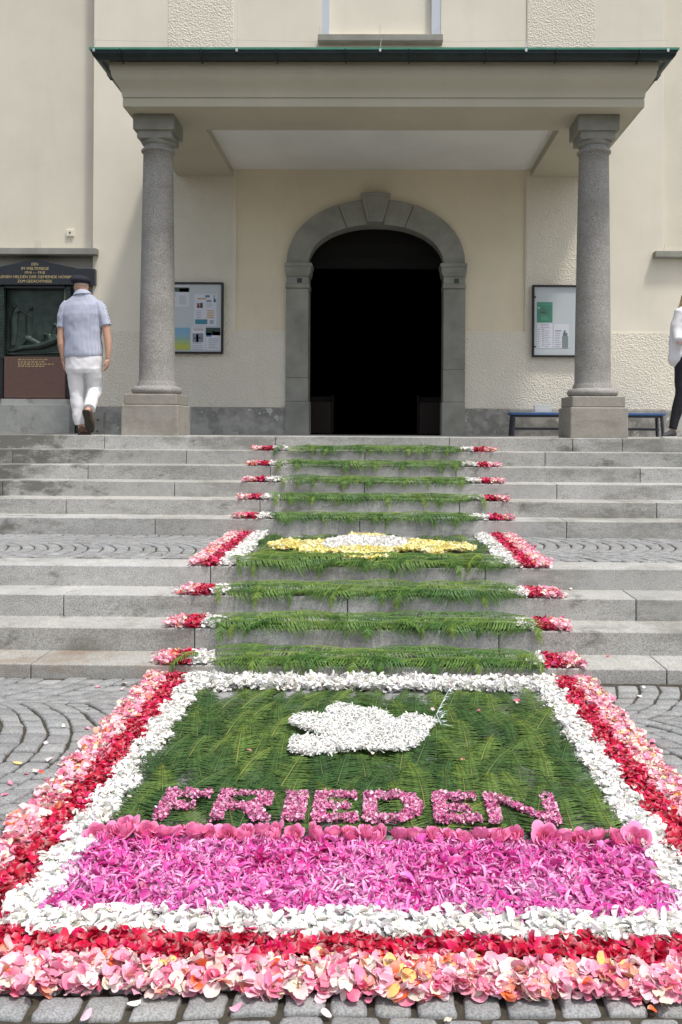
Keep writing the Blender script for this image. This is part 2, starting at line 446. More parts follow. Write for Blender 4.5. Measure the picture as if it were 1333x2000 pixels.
# ------------------------------------------------------------------ church
church = empty('church', (0, WALL, ZP)); tag(church, 'cream plastered church front with rough plaster panels and grey arched stone doorway', 'church')
church.location = (0, 0, 0)
ZT = 10.5
def pz(y, px=738): return Z(px, y, WALL)
def pxx(x, y=600): return X(x, y, WALL)
xl, xr = pxx(183, 300), pxx(1296, 300)
zlip = pz(647); zpl = pz(796)
xd0, xd1 = pxx(560, 640), pxx(908, 640)          # outer width of the stone surround
xi0, xi1 = pxx(603, 640), pxx(866, 640)          # opening
xc = (xd0+xd1)/2; zsp = pz(518); zo = pz(391); zi = pz(440)
def arch(a, b, zc, n, e=2.12, t0=0, t1=math.pi):
    out = []
    for k in range(n+1):
        t = t0+(t1-t0)*k/n; c, s = math.cos(t), math.sin(t)
        out.append((xc+a*math.copysign(abs(c)**(2/e), c), zc+b*abs(s)**(2/e)))
    return out
ao, bo = (xd1-xd0)/2, zo-zsp; ai, bi = (xi1-xi0)/2, zi-zsp
# backing wall of the middle bay with the arched opening (behind the surround)
am, bm_ = (ao+ai)/2, (bo+bi)/2
ar = arch(am, bm_, zsp, 28)                       # from right to left
YB = WALL+.028
pts = [(xl+.01, ZP-.05), (xc-am, ZP-.05)] + ar[::-1] + [(xc+am, ZP-.05), (xr-.01, ZP-.05), (xr-.01, ZT), (xl+.01, ZT)]
# split around the upper blind window
wx0, wx1, wz = pxx(629, 40), pxx(862, 40), Z(740, 66, WALL)
pts = pts[:-2] + [(xr-.01, ZT), (wx1, ZT), (wx1, wz), (wx0, wz), (wx0, ZT), (xl+.01, ZT)]
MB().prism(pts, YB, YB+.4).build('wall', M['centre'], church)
# raised zones
xa, xb_ = pxx(462, 400), pxx(1027, 400)
zb0 = zlip-.012
for s, e in ((xl, xa), (xb_, xr)):
    MB().box(s, e, WALL, YB+.01, zb0, ZT).build('wall', M['smooth'], church, bevel=.004)
# upper middle wall (untinted cream, like the raised zones), beside and below the blind window
um = MB(); zu = 5.8
um.box(xa+.003, wx0, WALL+.012, YB+.005, zu, ZT); um.box(wx1, xb_-.003, WALL+.012, YB+.005, zu, ZT); um.box(wx0, wx1, WALL+.012, YB+.005, zu, wz)
um.build('wall', M['smooth'], church)
rp = [(pxx(329, 40), pxx(456, 40)), (pxx(1031, 40), pxx(1163, 40))]
for a, b in rp:
    MB().box(a, b, WALL-.006, WALL+.01, zlip+.0, ZT-.01).build('rough_panel', M['rough'], church, bevel=.004)
# rough band between plinth and lip
for a, b in ((xl+.06, xd0+.02), (xd1-.02, XR)):
    MB().box(a, b, WALL-.012, YB+.01, zpl-.01, zlip-.014).build('rough_band', M['rough'], church, bevel=.006)
for a, b in ((xl+.06, xd0+.02), (xd1-.02, XR)):
    MB().box(a, b, WALL-.008, YB+.01, zlip-.0138, zlip+.004).build('plaster_lip', M['smooth'], church, bevel=.004)
for a, b in ((xl+.06, xd0+.01), (xd1-.01, XR)):
    MB().box(a, b, WALL-.03, YB+.01, ZP-.05, zpl-.012).build('plinth', M['plinth'], church, bevel=.008)
# outer bays: recessed blind windows over sills; left one has the memorial niche under it
zsl = Z(100, 483, 12.4); zsr = Z(1300, 489, 12.4)
lx = -6.7
MB().box(lx, xl+.02, WALL+.16, WALL+.5, zsl-.05, ZT).build('blind_window', M['recess'], church)
MB().box(xr-.02, 6.8, WALL+.16, WALL+.5, zsr-.05, ZT).build('blind_window', M['recess'], church)
MB().box(xl, xl+.4, WALL+.001, WALL+.5, ZP-.05, ZT).build('wall', M['smooth'], church)
MB().box(xr-.4, xr, WALL+.001, WALL+.5, ZP-.05, ZT).build('wall', M['smooth'], church)
MB().box(XL, lx, WALL, WALL+.5, ZP-.05, ZT).build('wall', M['smooth'], church)
MB().box(6.8, XR, WALL, WALL+.5, zlip+.01, ZT).build('wall', M['smooth'], church)
MB().box(xr, 6.8, WALL, WALL+.5, zlip+.006, zsr-.1).build('wall', M['smooth'], church)
nx = X(194, 600, WALL)
MB().box(lx, nx, WALL+.13, WALL+.5, ZP-.05, zsl-.02).build('niche', M['cement'], church)
MB().box(xl-.002, nx+.10, WALL-.004, WALL+.2, ZP-.05, Z(190, 497, WALL)).build('niche', M['cement'], church, bevel=.01) if False else None
MB().box(nx, xl+.062, WALL-.002, WALL+.45, ZP-.05, zsl-.09).build('wall', M['smooth'], church)
MB().box(nx-.028, nx-.001, WALL+.01, WALL+.24, ZP-.05, zsl-.09).build('niche_edge', M['cement'], church)
def sill(x0, x1, z0, z1, y0, label):
    return MB().box(x0, x1, y0, WALL+.2, z0, z1).build('window_sill', M['sandstone'], church, bevel=.008)
s1 = sill(lx-.05, X(188, 490, 12.38), Z(188, 497, 12.38), Z(188, 484, 12.38), 12.38, '')
s2 = sill(X(1281, 495, 12.38), 6.85, Z(1300, 502, 12.38), Z(1300, 489.5, 12.38), 12.38, '')
s3 = sill(X(621, 70, 12.36), X(866, 70, 12.36), Z(740, 79, 12.36), Z(740, 66, 12.36), 12.36, '')
# upper blind window: cream field and two pale blue strips
MB().box(wx0, wx1, WALL+.10, WALL+.4, wz-.1, ZT).build('blind_window', M['smooth'], church)
MB().box(wx0, wx0+.105, WALL+.020, WALL+.098, wz, ZT).build('window_jamb', M['paleblue'], church)
MB().box(wx1-.135, wx1, WALL+.020, WALL+.098, wz, ZT).build('window_jamb', M['paleblue'], church)
def spikes(px0, px1, n, py, D, hs):
    m = MB()
    for k in range(n):
        t = k/(max(1, n-1)); x, _, z0 = at(px0+(px1-px0)*t, py, D); h = hs[0]+(hs[1]-hs[0])*t
        m.tube([(x, D, z0-.01, .0016), (x+.004*random.uniform(-1, 1), D-.01, z0+h, .0012)], 5)
    return m.build('bird_spikes', M['wire'], church)
spikes(625, 643, 6, 66, 12.40, (.11, .01)); spikes(840, 861, 7, 66, 12.40, (.02, .12))
spikes(69, 80, 5, 484, 12.42, (.10, .10)); spikes(741, 744, 2, 66, 12.40, (.12, .12))
m = MB(); a = at(176, 486, 12.42); m.tube([(a[0], a[1], a[2]-.01, .006), (a[0]-.01, a[1], a[2]+.10, .006), (a[0]-.05, a[1], a[2]+.12, .008)], 6); m.build('wire_bracket', M['steel'], church)
m = MB(); a = at(1296, 491, 12.42); m.tube([(a[0], a[1], a[2]-.01, .004), (a[0]+.02, a[1], a[2]+.09, .004)], 6); m.tube([(a[0]+.02, a[1], a[2]+.09, .0015), (a[0]+2, a[1], a[2]+.08, .0015)], 5); m.build('wire_bracket', M['steel'], church)
# little plate beside the left column, roundel above the door
a = at(138, 455, WALL+.15); m = MB().box(a[0]-.055, a[0]+.055, a[1]-.02, a[1]+.02, a[2]-.05, a[2]+.05); o = m.build('wall_box', M['smooth'], church, bevel=.006)
MB().box(a[0]-.01, a[0]+.01, a[1]-.026, a[1]-.019, a[2]-.012, a[2]+.012).build('button', M['dark'], o)
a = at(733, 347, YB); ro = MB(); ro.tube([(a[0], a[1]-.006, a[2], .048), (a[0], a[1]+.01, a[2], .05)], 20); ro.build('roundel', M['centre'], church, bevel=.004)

# door surround ---------------------------------------------------
ds = link('door_surround', MB().prism([(xd0+.02, ZP-.05), (xi0-.002, ZP-.05)] + arch(ai+.02, bi+.02, zsp, 28)[::-1] + [(xi1+.002, ZP-.05), (xd1-.02, ZP-.05)] + arch(ao-.02, bo-.02, zsp, 28), WALL+.0, WALL+.34).mesh('door_surround'), M['sandstone'], church)
YS = WALL-.055
def vous(t0, t1, y=YS):
    n = max(4, int(abs(t1-t0)/.12)); o_ = arch(ao, bo, zsp, n, t0=t0, t1=t1); i_ = arch(ai, bi, zsp, n, t0=t0, t1=t1)
    mb = MB(); Q = o_+i_[::-1]
    # ring segment as quads front/back
    b = 0
    for yy in (y, WALL+.02): mb.v += [(p[0], yy, p[1]) for p in o_]+[(p[0], yy, p[1]) for p in i_]
    k = n+1
    for j in range(n):
        mb.f.append((j, j+1, k+j+1, k+j)); mb.f.append((2*k+j+1, 2*k+j, 3*k+j, 3*k+j+1))
        mb.f.append((j+1, j, 2*k+j, 2*k+j+1)); mb.f.append((k+j, k+j+1, 3*k+j+1, 3*k+j))
    mb.f.append((0, k, 3*k, 2*k)); mb.f.append((n, 2*k+n, 3*k+n, k+n))
    bm = bmesh.new(); me = mb.mesh('voussoir'); bm.from_mesh(me); bmesh.ops.recalc_face_normals(bm, faces=bm.faces); bm.to_mesh(me); bm.free()
    o = link('voussoir', me, M['sandstone'], ds); mo = o.modifiers.new('b', 'BEVEL'); mo.width = .006; mo.segments = 2; mo.limit_method = 'ANGLE'
    return o
g = .0035
def tx(px): return math.acos(max(-1, min(1, (pxx(px, 420)-xc)/ao)))
vous(0+g, tx(805)-g); vous(tx(805)+g, tx(752)-g); vous(tx(716)+g, tx(664)-g); vous(tx(664)+g, math.pi-g)
zk0, zk1 = pz(436), pz(379)
kp = [(pxx(718, 430), zk0), (pxx(749, 430), zk0), (pxx(762, 380), zk1-.01), (xc, zk1+.008), (pxx(705, 380), zk1-.01)]
ks = MB().prism(kp, YS-.05, WALL+.02).build('keystone', M['sandstone'], ds, bevel=.008)
kc = (xc-.002, (zk0+zk1)/2)
MB().prism([(kc[0]+(p[0]-kc[0])*.72, kc[1]+(p[1]-kc[1])*.74) for p in kp], YS-.058, YS-.04).build('raised_field', M['sandstone'], ks, bevel=.006)
for sgn, (a, b), jy in ((-1, (xd0, xi0), 739), (1, (xi1, xd1), 722)):
    zz = [ZP-.05, pz(785), pz(jy), pz(565)]
    for q, (u0, u1) in enumerate(zip(zz, zz[1:])):
        ex = .018 if q == 0 else 0
        aa, bb = (a-.004, b+ex) if sgn < 0 else (a-ex, b+.004)
        MB().box(aa, bb, YS-(.015 if q == 0 else 0), WALL+.30, u0+.0015, u1-.0015).build('jamb_stone', M['sandstone'], ds, bevel=.006)
    MB().box(a, b, YS+.004, WALL+.29, pz(565)+.002, pz(541)).build('impost_neck', M['sandstone'], ds, bevel=.004)
    MB().box(a-.012, b+.012, YS-.016, WALL+.30, pz(564), pz(556)).build('impost_moulding', M['sandstone'], ds, bevel=.008)
    im = MB(); prof = [(0, 541), (.012, 538), (.022, 534), (.03, 530), (.03, 524), (.045, 522), (.045, 516.5)]
    for (e0, y0), (e1, y1) in zip(prof, prof[1:]):
        if y0 != y1:
            e = (e0+e1)/2; im.box(a-e*.4-.004, b+e+.004, YS-.01-e, WALL+.31, pz(y0), pz(y1)) if sgn < 0 else im.box(a-e-.004, b+e*.4+.004, YS-.01-e, WALL+.31, pz(y0), pz(y1))
    im.build('impost_cap', M['sandstone'], ds)
    c = (a+b)/2+.03
    MB().box(c-.035, c+.035, YS+.001, YS+.01, pz(554), pz(545)).build('iron_plate', M['bronze'], ds)

# dark nave behind the door
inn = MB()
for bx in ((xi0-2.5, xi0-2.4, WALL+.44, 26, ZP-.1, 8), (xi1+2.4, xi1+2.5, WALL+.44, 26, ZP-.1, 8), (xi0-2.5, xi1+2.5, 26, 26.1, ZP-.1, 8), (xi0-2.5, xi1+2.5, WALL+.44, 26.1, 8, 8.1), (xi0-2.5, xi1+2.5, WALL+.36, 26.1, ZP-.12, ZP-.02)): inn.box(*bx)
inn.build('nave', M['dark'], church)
# wooden lunette over the inner doors and door leaves folded back
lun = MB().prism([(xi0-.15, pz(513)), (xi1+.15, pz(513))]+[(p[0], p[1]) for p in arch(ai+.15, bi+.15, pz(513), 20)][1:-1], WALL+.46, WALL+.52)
lun.build('door_lunette', M['lunette_wood'], church)
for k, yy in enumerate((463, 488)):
    MB().box(xi0, xi1, WALL+.445, WALL+.465, pz(yy)-.012, pz(yy)+.012).build('lunette_rail', M['lunette_wood'], church)
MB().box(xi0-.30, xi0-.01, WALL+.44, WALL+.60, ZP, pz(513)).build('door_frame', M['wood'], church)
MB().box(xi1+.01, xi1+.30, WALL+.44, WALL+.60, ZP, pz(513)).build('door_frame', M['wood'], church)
for s, lb in ((-1, 'left'), (1, 'right')):
    p = empty('church_pew', (xc+s*1.05, 15.2, ZP), label='dark wooden pew end inside the doorway on the %s side' % lb, cat='pew', group='pews inside the church')
    p.scale = (.9, 1, .68)
    MB().box(-.34, .34, -.42, -.39, 0, .80).build('front_panel', M['pew'], p, bevel=.01)
    for q in range(1):
        MB().box(-.35, .35, 0, .05, .35, .95).build('backrest', M['wood'], p, bevel=.01)
        MB().box(-.35, .35, -.4, 0, .40, .44).build('seat', M['wood'], p, bevel=.01)
        MB().box(-.38, -.34, -.42, .08, 0, .98).build('pew_end', M['wood'], p, bevel=.01)
        MB().box(.34, .38, -.42, .08, 0, .98).build('pew_end', M['wood'], p, bevel=.01)

# ------------------------------------------------------------------ portico
port = empty('portico'); tag(port, 'grey porch with two granite columns, moulded cornice and dark green gutter before the door', 'porch')
YF = 9.79; YBK = 10.56; XO = 2.895; XI = 2.14; XM = .035
ZS = Z(740, 209, YF); ZCL = Z(740, 331.5, YB)
XLo, XRo = XM-XO-.022, XM+XO+.022
beam = MB()
beam.box(XLo, XRo, YF, YBK, ZS, ZS+.45)
beam.box(XLo, XM-XI, YBK-.01, YB-.0, ZS+.0005, ZS+.45); beam.box(XM+XI, XRo, YBK-.01, YB-.0, ZS+.0005, ZS+.45)
beam.build('beam', M['entab'], port, bevel=.004)
MB().box(XM-XI-.02, XM+XI+.02, YBK-.02, YB-.001, ZCL, ZCL+.08).build('ceiling', M['ceil'], port)
# cornice: profile swept round three sides
zt = lambda py, D: Z(740, py, D)
prof = [(0, ZS-.001), (.012, ZS-.0005), (.012, ZS+.084), (.004, ZS+.088), (.004, ZS+.098), (.018, ZS+.104)]
z0 = ZS+.104; z1 = zt(137, YF-.12)
for k in range(1, 13):
    t = k/12; e = .018+.102*(t-math.sin(2*math.pi*t)/(2*math.pi)*.9)
    prof.append((e, z0+(z1-z0)*t))
prof += [(.122, z1+.004), (.130, z1+.006), (.130, z1+.10)]
def sweep(prof, name, mt, back=YB-.004, parent=None, smooth=False):
    mb = MB(); n = len(prof)
    for e, z in prof:
        mb.v += [(XLo-e, back, z), (XLo-e, YF-e, z), (XRo+e, YF-e, z), (XRo+e, back, z)]
    for i in range(n-1):
        for j in range(3): mb.f.append((i*4+j, i*4+j+1, (i+1)*4+j+1, (i+1)*4+j))
    return mb.build(name, mt, parent or port, smooth)
sweep(prof, 'cornice', M['entab'])
zg = zt(96.5, YF-.28)                       # rim of the gutter
# soffit board and gutter
sweep([(.128, z1+.085), (.235, z1+.070), (.235, z1+.12)], 'eave_board', M['gutter'])
gp = []
for k in range(11):
    a = math.pi*k/10; gp.append((.215-.068*math.cos(a), zg-.012-.085*math.sin(a)))
gp = [(.147, zg+.0)]+gp[0:]+[(.290, zg-.004), (.292, zg+.004), (.280, zg+.004)]
sweep(gp, 'gutter', M['gutter'], smooth=False)
rf = MB()
e = .16; rb = 5.98
rf.v = [(XLo-e, YF-e, zg-.004), (XRo+e, YF-e, zg-.004), (XRo+e, YB, rb-.12), (XLo-e, YB, rb-.12), (XLo+1.0, YF+1.3, rb-.05), (XRo-1.0, YF+1.3, rb-.05), (XRo-1.2, YB, rb), (XLo+1.2, YB, rb)]
rf.f = [(0, 1, 5, 4), (1, 2, 6, 5), (3, 0, 4, 7), (4, 5, 6, 7)]
rf.build('roof', M['roofing'], port)
rim = [(.29, zg-.008), (.301, zg-.008), (.303, zg+.014), (.28, zg+.014)]
sweep(rim, 'gutter_rim', M['copper'])
for px in (235, 392, 540, 675, 800, 950, 1088, 1250):
    x = X(px, 110, YF-.29); mb = MB()
    mb.tube([(x, YF-.15, zg-.10, .008), (x, YF-.18, zg-.106, .008), (x, YF-.25, zg-.098, .008), (x, YF-.296, zg-.04, .008), (x, YF-.297, zg, .008)], 6); mb.build('gutter_bracket', M['gutter'], port)
for s in (-1, 1):
    for k in range(4):
        yy = 10.1+k*.6; xx = (XLo-.29) if s < 0 else (XRo+.29)
        mb = MB(); mb.tube([(xx-s*.14, yy, zg-.10, .008), (xx-s*.04, yy, zg-.098, .008), (xx, yy, zg-.04, .008), (xx, yy, zg, .008)], 6); mb.build('gutter_bracket', M['gutter'], port)
wires = []
for px in (184, 463, 743, 1028, 1305):
    x = X(px, 97, YF-.29); mb = MB()
    mb.box(x-.012, x+.012, YF-.302, YF-.27, zg-.03, zg+.012); mb.tube([(x, YF-.28, zg, .004), (x+.012, YF-.27, zg+.12, .0022)], 6)
    mb.build('wire_post', M['steel'], port); wires.append((x+.01, YF-.272, zg+.105))
mb = MB()
for a, b in zip(wires, wires[1:]):
    mb.tube([(*a, .0009), ((a[0]+b[0])/2, a[1], a[2]-.02, .0009), (*b, .0009)], 4)
mb.build('bird_wire', M['wire'], port)
# columns
def column(xc_, label):
    c = empty('column', parent=None) if False else None
    yc = 10.24
    col = MB()
    zb = Z(740, 774, 10.24) ; ztp = Z(740, 270, 10.24)
    rb_, rt = .207, .171
    pr = []
    ztor0 = zb; H = .10
    for k in range(9):                            # torus
        a = -math.pi/2+math.pi*k/8; pr.append((rb_+.025+.062*math.cos(a)*1.0, ztor0+H*.5+H*.5*math.sin(a)))
    pr += [(rb_+.022, ztor0+H+.004), (rb_+.020, ztor0+H+.03), (rb_+.008, ztor0+H+.05)]
    zn = Z(740, 302, 10.24)
    for k in range(15):
        t = k/14; r = rb_+(rt-rb_)*(t**1.35); pr.append((r, ztor0+H+.07+(zn-ztor0-H-.07)*t))
    for k in range(7):                            # astragal
        a = -math.pi/2+math.pi*k/6; pr.append((rt+.004+.022*math.cos(a), zn+.02+.020*math.sin(a)))
    pr += [(rt-.004, zn+.045), (rt-.006, ztp-.01), (rt+.01, ztp), (rt+.03, ztp+.03)]
    sh = col.lathe(pr, xc_, yc, 56).build('column', M['column'], port, smooth=True)
    sh['label'] = label
    me = sh.data
    ab = MB(); za0 = Z(740, 258, 10.0); h = .237
    ab.box(xc_-h, xc_+h, yc-h, yc+h, Z(740, 252.5, yc-h), ZS-.002)
    ab.build('abacus', M['sandstone'], sh, bevel=.006)
    h2 = .20
    MB().box(xc_-h2, xc_+h2, yc-h2, yc+h2, Z(740, 269.5, yc-h2), Z(740, 252.5, yc-h)+.006).build('abacus_step', M['sandstone'], sh, bevel=.006)
    ec = MB(); n = 24
    zt_ = Z(740, 269.5, yc-h2)+.002
    ec.lathe([(rt-.004, zt_-.055), (rt+.004, zt_-.04), (rt+.022, zt_-.02), (rt+.028, zt_)], xc_, yc, 48); ec.build('echinus', M['sandstone'], sh, smooth=True)
    h3, h4 = .303, .328
    zm = Z(740, 793, yc-h4)
    MB().box(xc_-h3, xc_+h3, yc-h3, yc+h3, zm, zb+.004).build('plinth_slab', M['pedestal'], sh, bevel=.012)
    MB().box(xc_-h4, xc_+h4, yc-h4, yc+h4, ZP-.03, zm).build('pedestal', M['pedestal'], sh, bevel=.014)
column(X(307, 775, 10.24)+.0, 'granite column left of the doorway')
column(X(1157.5, 775, 10.24), 'granite column right of the doorway')
#PART2
# ------------------------------------------------------------------ war memorial in the niche
DM = 12.46
mem = empty('war_memorial', tag and (0, 0, 0)); tag(mem, 'black and red stone war memorial with bronze relief and gold lettering in the niche', 'memorial')
def A(px, py, D=DM): a = at(px, py, D); return a[0], a[2]
def mbox(name, x0, y0, x1, y1, d0, d1, mt, par=None, bev=.004, lab=None):
    a = A(x0, y1, d0); b = A(x1, y0, d0)
    o = MB().box(a[0], b[0], d0, d1, a[1], b[1]).build(name, mt, par or mem, bevel=bev)
    if lab: o['label'] = lab
    return o
mbox('base_block', -12, 791, 136, 852, 12.30, 12.70, M['basegrey'])
mbox('base_slab', 2, 780, 131, 790.6, 12.38, 12.70, M['basegrey'])
mbox('granite_panel', 8, 697, 127, 779.5, 12.47, 12.70, M['redstone'])
mbox('panel_moulding', 8, 774, 127, 776.5, 12.462, 12.50, M['redstone'])
mbox('frame', -14, 557, 8-.5, 778, 12.52, 12.72, M['black']); mbox('frame', 127.5, 557, 151, 848, 12.52, 12.72, M['black'])
mbox('frame', 8, 557, 127, 563, 12.50, 12.72, M['black'])
rel = mbox('bronze_relief', 12.5, 563.5, 123.5, 696, 12.60, 12.72, M['bronze'])
for (p0, p1) in ((-2, 8), (128, 138)):
    s = mbox('ribbed_pilaster', p0, 560, p1, 700, 12.46, 12.53, M['bronze'])
    for k in range(22):
        y = 564+k*6.1; a = A(p0, y+2.8, 12.455); b = A(p1, y, 12.455)
        MB().box(a[0], b[0], 12.452, 12.462, a[1], b[1]).build('rib', M['bronze'], s)
# pediment
cx_, _ = A(68, 520, 12.44)
pp = [(A(-50, 556, 12.42)), (A(185.5, 556, 12.42)), (A(185.5, 525, 12.42)), (A(153, 524.5, 12.42)), (A(68, 506, 12.42)), (A(-17, 524.5, 12.42)), (A(-50, 525, 12.42))]
ped = MB().prism(pp, 12.42, 12.70).build('pediment', M['black'], mem, bevel=.004)
mbox('niche_post', 178, 805, 203, 852, 12.44, 12.49, M['sandstone'])
for (x, y) in ((191, 820), (190, 842)): mbox('bolt', x-1.2, y-1.2, x+1.2, y+1.2, 12.425, 12.445, M['dark'], bev=0)
def text(s, px, py, h, D, mt, par, wfit=None, name='lettering', ext=.002):
    c = bpy.data.curves.new('lettering', 'FONT'); c.body = s; c.align_x = 'CENTER'; c.align_y = 'BOTTOM_BASELINE'; c.size = 1; c.extrude = ext
    o = bpy.data.objects.new('t', c); COL.objects.link(o)
    dg = bpy.context.evaluated_depsgraph_get(); dg.update(); me = bpy.data.meshes.new_from_object(o.evaluated_get(dg)); bpy.data.objects.remove(o)
    vs = np.array([v.co[:] for v in me.vertices]); w0 = np.ptp(vs[:, 0]); h0 = .70
    sy = h/h0; sx = sy if wfit is None else wfit/w0
    a = at(px, py, D); me2 = me; xm = (vs[:, 0].max()+vs[:, 0].min())/2
    for v in me2.vertices:
        x, y, zz = v.co; v.co = (a[0]+(x-xm)*sx, D-zz, a[2]+y*sy)
    me2.name = name
    o = link(name, me2, None, par); me2.materials.clear(); me2.materials.append(mt); return o
k_ = 12.41/F
for s, py, wpx, px in (('DEN', 518.5, 13, 68.5), ('IM WELTKRIEGE', 527, 54, 69), ('1914 — 1918', 535, 39, 68.5), ('GEFALLENEN HELDEN DER GEMEINDE HÖRBRANZ', 543.3, 182, 67), ('ZUM GEDÄCHTNISSE', 551.8, 68, 68.5)):
    text(s, px, py, 5.4*k_, 12.4185, M['gold'], ped, wpx*k_, 'inscription')
rn = random.Random(5)
for k, (y, wd) in enumerate(((703.5, 58), (708, 52), (712.3, 70), (716.5, 51))):
    mb = MB(); x = 36.0
    while x < 36+wd:
        l = rn.uniform(1.2, 2.2)
        for _ in range(rn.randint(2, 4)):
            a = A(x, y, 12.468); mb.box(a[0], a[0]+.0065, 12.467, 12.469, a[1], a[1]+.014+rn.choice((0, .006))); x += 1.6
        x += 1.8
    o = mb.build('inscription', M['gold'], mem); o['kind'] = 'stuff'
# figures in relief: lying soldier, standing figures, ground line
def remesh(mb, name, voxel, mt, parent=None, it=6, fold=0, fs=9.0, seed=0.0):
    me = mb.mesh('tmp'); o = bpy.data.objects.new('tmp', me); COL.objects.link(o)
    m = o.modifiers.new('r', 'REMESH'); m.mode = 'VOXEL'; m.voxel_size = voxel
    s = o.modifiers.new('s', 'SMOOTH'); s.iterations = it; s.factor = .5
    dg = bpy.context.evaluated_depsgraph_get(); dg.update()
    me2 = bpy.data.meshes.new_from_object(o.evaluated_get(dg)); bpy.data.objects.remove(o); me2.name = name
    if fold:
        for v in me2.vertices:
            c = v.co; q = Vector((c.x*fs, c.y*fs, c.z*fs*.9+seed)); v.co = c + v.normal*(mnoise.noise(q)*fold + mnoise.noise(q*2.3)*fold*.4)
    me2.shade_smooth(); me2.materials.clear()
    return link(name, me2, mt, parent)
rb = MB()
def rp_(pts, d=12.59):
    out = []
    for (x, y, r, *dd) in pts:
        a = A(x, y, d); out.append((a[0], d-(dd[0] if dd else 0), a[1], r*k_, r*k_*.8))
    rb.tube(out, 10)
rp_([(18, 686, 4), (30, 684, 4), (52, 679, 6), (75, 677, 8), (90, 673, 9), (104, 667, 10), (116, 660, 9)])
rp_([(35, 682, 4), (44, 672, 5), (52, 661, 6), (62, 665, 6.5), (78, 674, 7)])
rp_([(100, 668, 7), (96, 655, 5), (86, 652, 3.5), (84, 664, 3)]); rp_([(104, 662, 6), (108, 646, 5.5), (116, 638, 5)])
rb.ball((A(108, 633, 12.585)[0], 12.58, A(108, 633)[1]), 5*k_)
rp_([(26, 676, 7), (29, 650, 8.5), (29, 628, 9.5), (32, 608, 8), (36, 600, 5)], 12.615); rp_([(30, 612, 3.5), (42, 606, 3), (52, 614, 2.6), (62, 620, 2.2)])
rb.ball((A(29, 597, 12.585)[0], 12.585, A(29, 597)[1]), 4.5*k_)
rp_([(58, 670, 7), (58, 642, 8), (59, 622, 9), (61, 608, 7)], 12.625); rb.ball((A(61, 600, 12.59)[0], 12.59, A(61, 600)[1]), 4*k_)
rp_([(14, 692, 3), (50, 691, 3), (90, 690, 3.2), (121, 689, 3)])
remesh(rb, 'relief_figures', .008, M['bronze'], rel, 2)

# ------------------------------------------------------------------ notice boards
def pm(name, c, r=.5): 
    if name not in M: M[name] = plain(name, c, r)
    return M[name]
pm('frame_black', (.012, .011, .012), .4); pm('board_white', (.50, .55, .57), .35); pm('paper', (.62, .64, .70), .6)
def board(x0, y0, x1, y1, label):
    D = WALL-.07; k = D/F
    b = empty('notice_board', (0, 0, 0)); tag(b, label, 'notice board', 'notice boards on the church wall')
    a = at(x0, y1, D); c = at(x1, y0, D); X0, Z0, X1, Z1 = a[0], a[2], c[0], c[2]; t = .026
    MB().box(X0+.004, X1-.004, D+.012, WALL+.0, Z0+.004, Z1-.004).build('back_panel', M['board_white'], b)
    for bx in ((X0, X0+t, Z0, Z1), (X1-t, X1, Z0, Z1), (X0+t, X1-t, Z0, Z0+t), (X0+t, X1-t, Z1-t, Z1)):
        MB().box(bx[0], bx[1], D-.014, WALL+.002, bx[2], bx[3]).build('frame', M['frame_black'], b, bevel=.003)
    for zz in (Z0+.14*(Z1-Z0), Z0+.83*(Z1-Z0)):
        MB().box(X0+t, X0+t+.02, D-.012, D+.0, zz-.012, zz+.012).build('hinge', M['frame_black'], b)
    return D
def poster(x0, y0, x1, y1, D, label, mt, prints):
    a = at(x0, y1, D); c = at(x1, y0, D)
    y = D+.009
    p = MB().box(a[0], c[0], y, y+.0015, a[2], c[2]).build('poster', mt); tag(p, label, 'poster')
    for (u0, v0, u1, v1, col) in prints:     # fractions of the sheet, v down
        if isinstance(col, tuple):
            nm = 'ink_%02d_%02d_%02d' % tuple(int(q*99) for q in col); pm(nm, col, .6)
        xx0 = a[0]+(c[0]-a[0])*u0; xx1 = a[0]+(c[0]-a[0])*u1; z1 = c[2]+(a[2]-c[2])*v0; z0 = c[2]+(a[2]-c[2])*v1
        MB().box(xx0, xx1, y-.0012, y+.0004, z0, z1).build('printed_area', M[nm], p)
    return p
def lines(u0, u1, v0, v1, n, c=(.25, .25, .28), seed=1):
    r = random.Random(seed); out = []
    for k in range(n):
        v = v0+(v1-v0)*k/max(1, n-1); out.append((u0, v, u0+(u1-u0)*r.uniform(.6, 1), v+.35*(v1-v0)/max(3, n), c))
    return out
D_ = board(298, 551.5, 436.5, 690, 'black framed notice board left of the doorway, half behind the left column')
TEAL = (.05, .22, .30); G = (.30, .31, .36)
poster(318, 556, 370, 599, D_, 'white notice with a green banner photo, top left in the left notice board', M['paper'],
       [(.0, .12, 1, .32, (.06, .12, .07)), (.62, .16, .98, .33, (.14, .10, .12))]+lines(.1, .5, .42, .92, 7, G, 2)+lines(.62, .95, .50, .85, 5, G, 3))
poster(379, 574, 423, 636, D_, 'large white poster with teal boxes and ochre bars in the left notice board', M['paper'],
       [(.50, .04, .70, .11, TEAL), (.15, .13, .55, .17, (.45, .33, .15)), (.55, .20, .78, .24, (.03, .09, .14)), (.88, .03, .92, .20, TEAL), (.88, .16, .97, .26, (.03, .07, .12)),
        (.13, .29, .25, .44, (.30, .10, .12)), (.27, .28, .39, .44, (.08, .07, .09)), (.16, .38, .22, .44, (.6, .55, .55)), (.30, .38, .36, .44, (.6, .55, .55)),
        (.58, .51, .89, .545, (.50, .36, .17)), (.58, .58, .89, .615, (.50, .36, .17)), (.58, .65, .89, .69, (.50, .36, .17)), (.58, .72, .89, .76, (.50, .36, .17)),
        (.05, .80, .60, .95, TEAL), (.70, .82, .88, .94, (.30, .36, .44))]+lines(.1, .42, .52, .74, 5, G, 4)+lines(.55, .85, .28, .40, 3, G, 8))
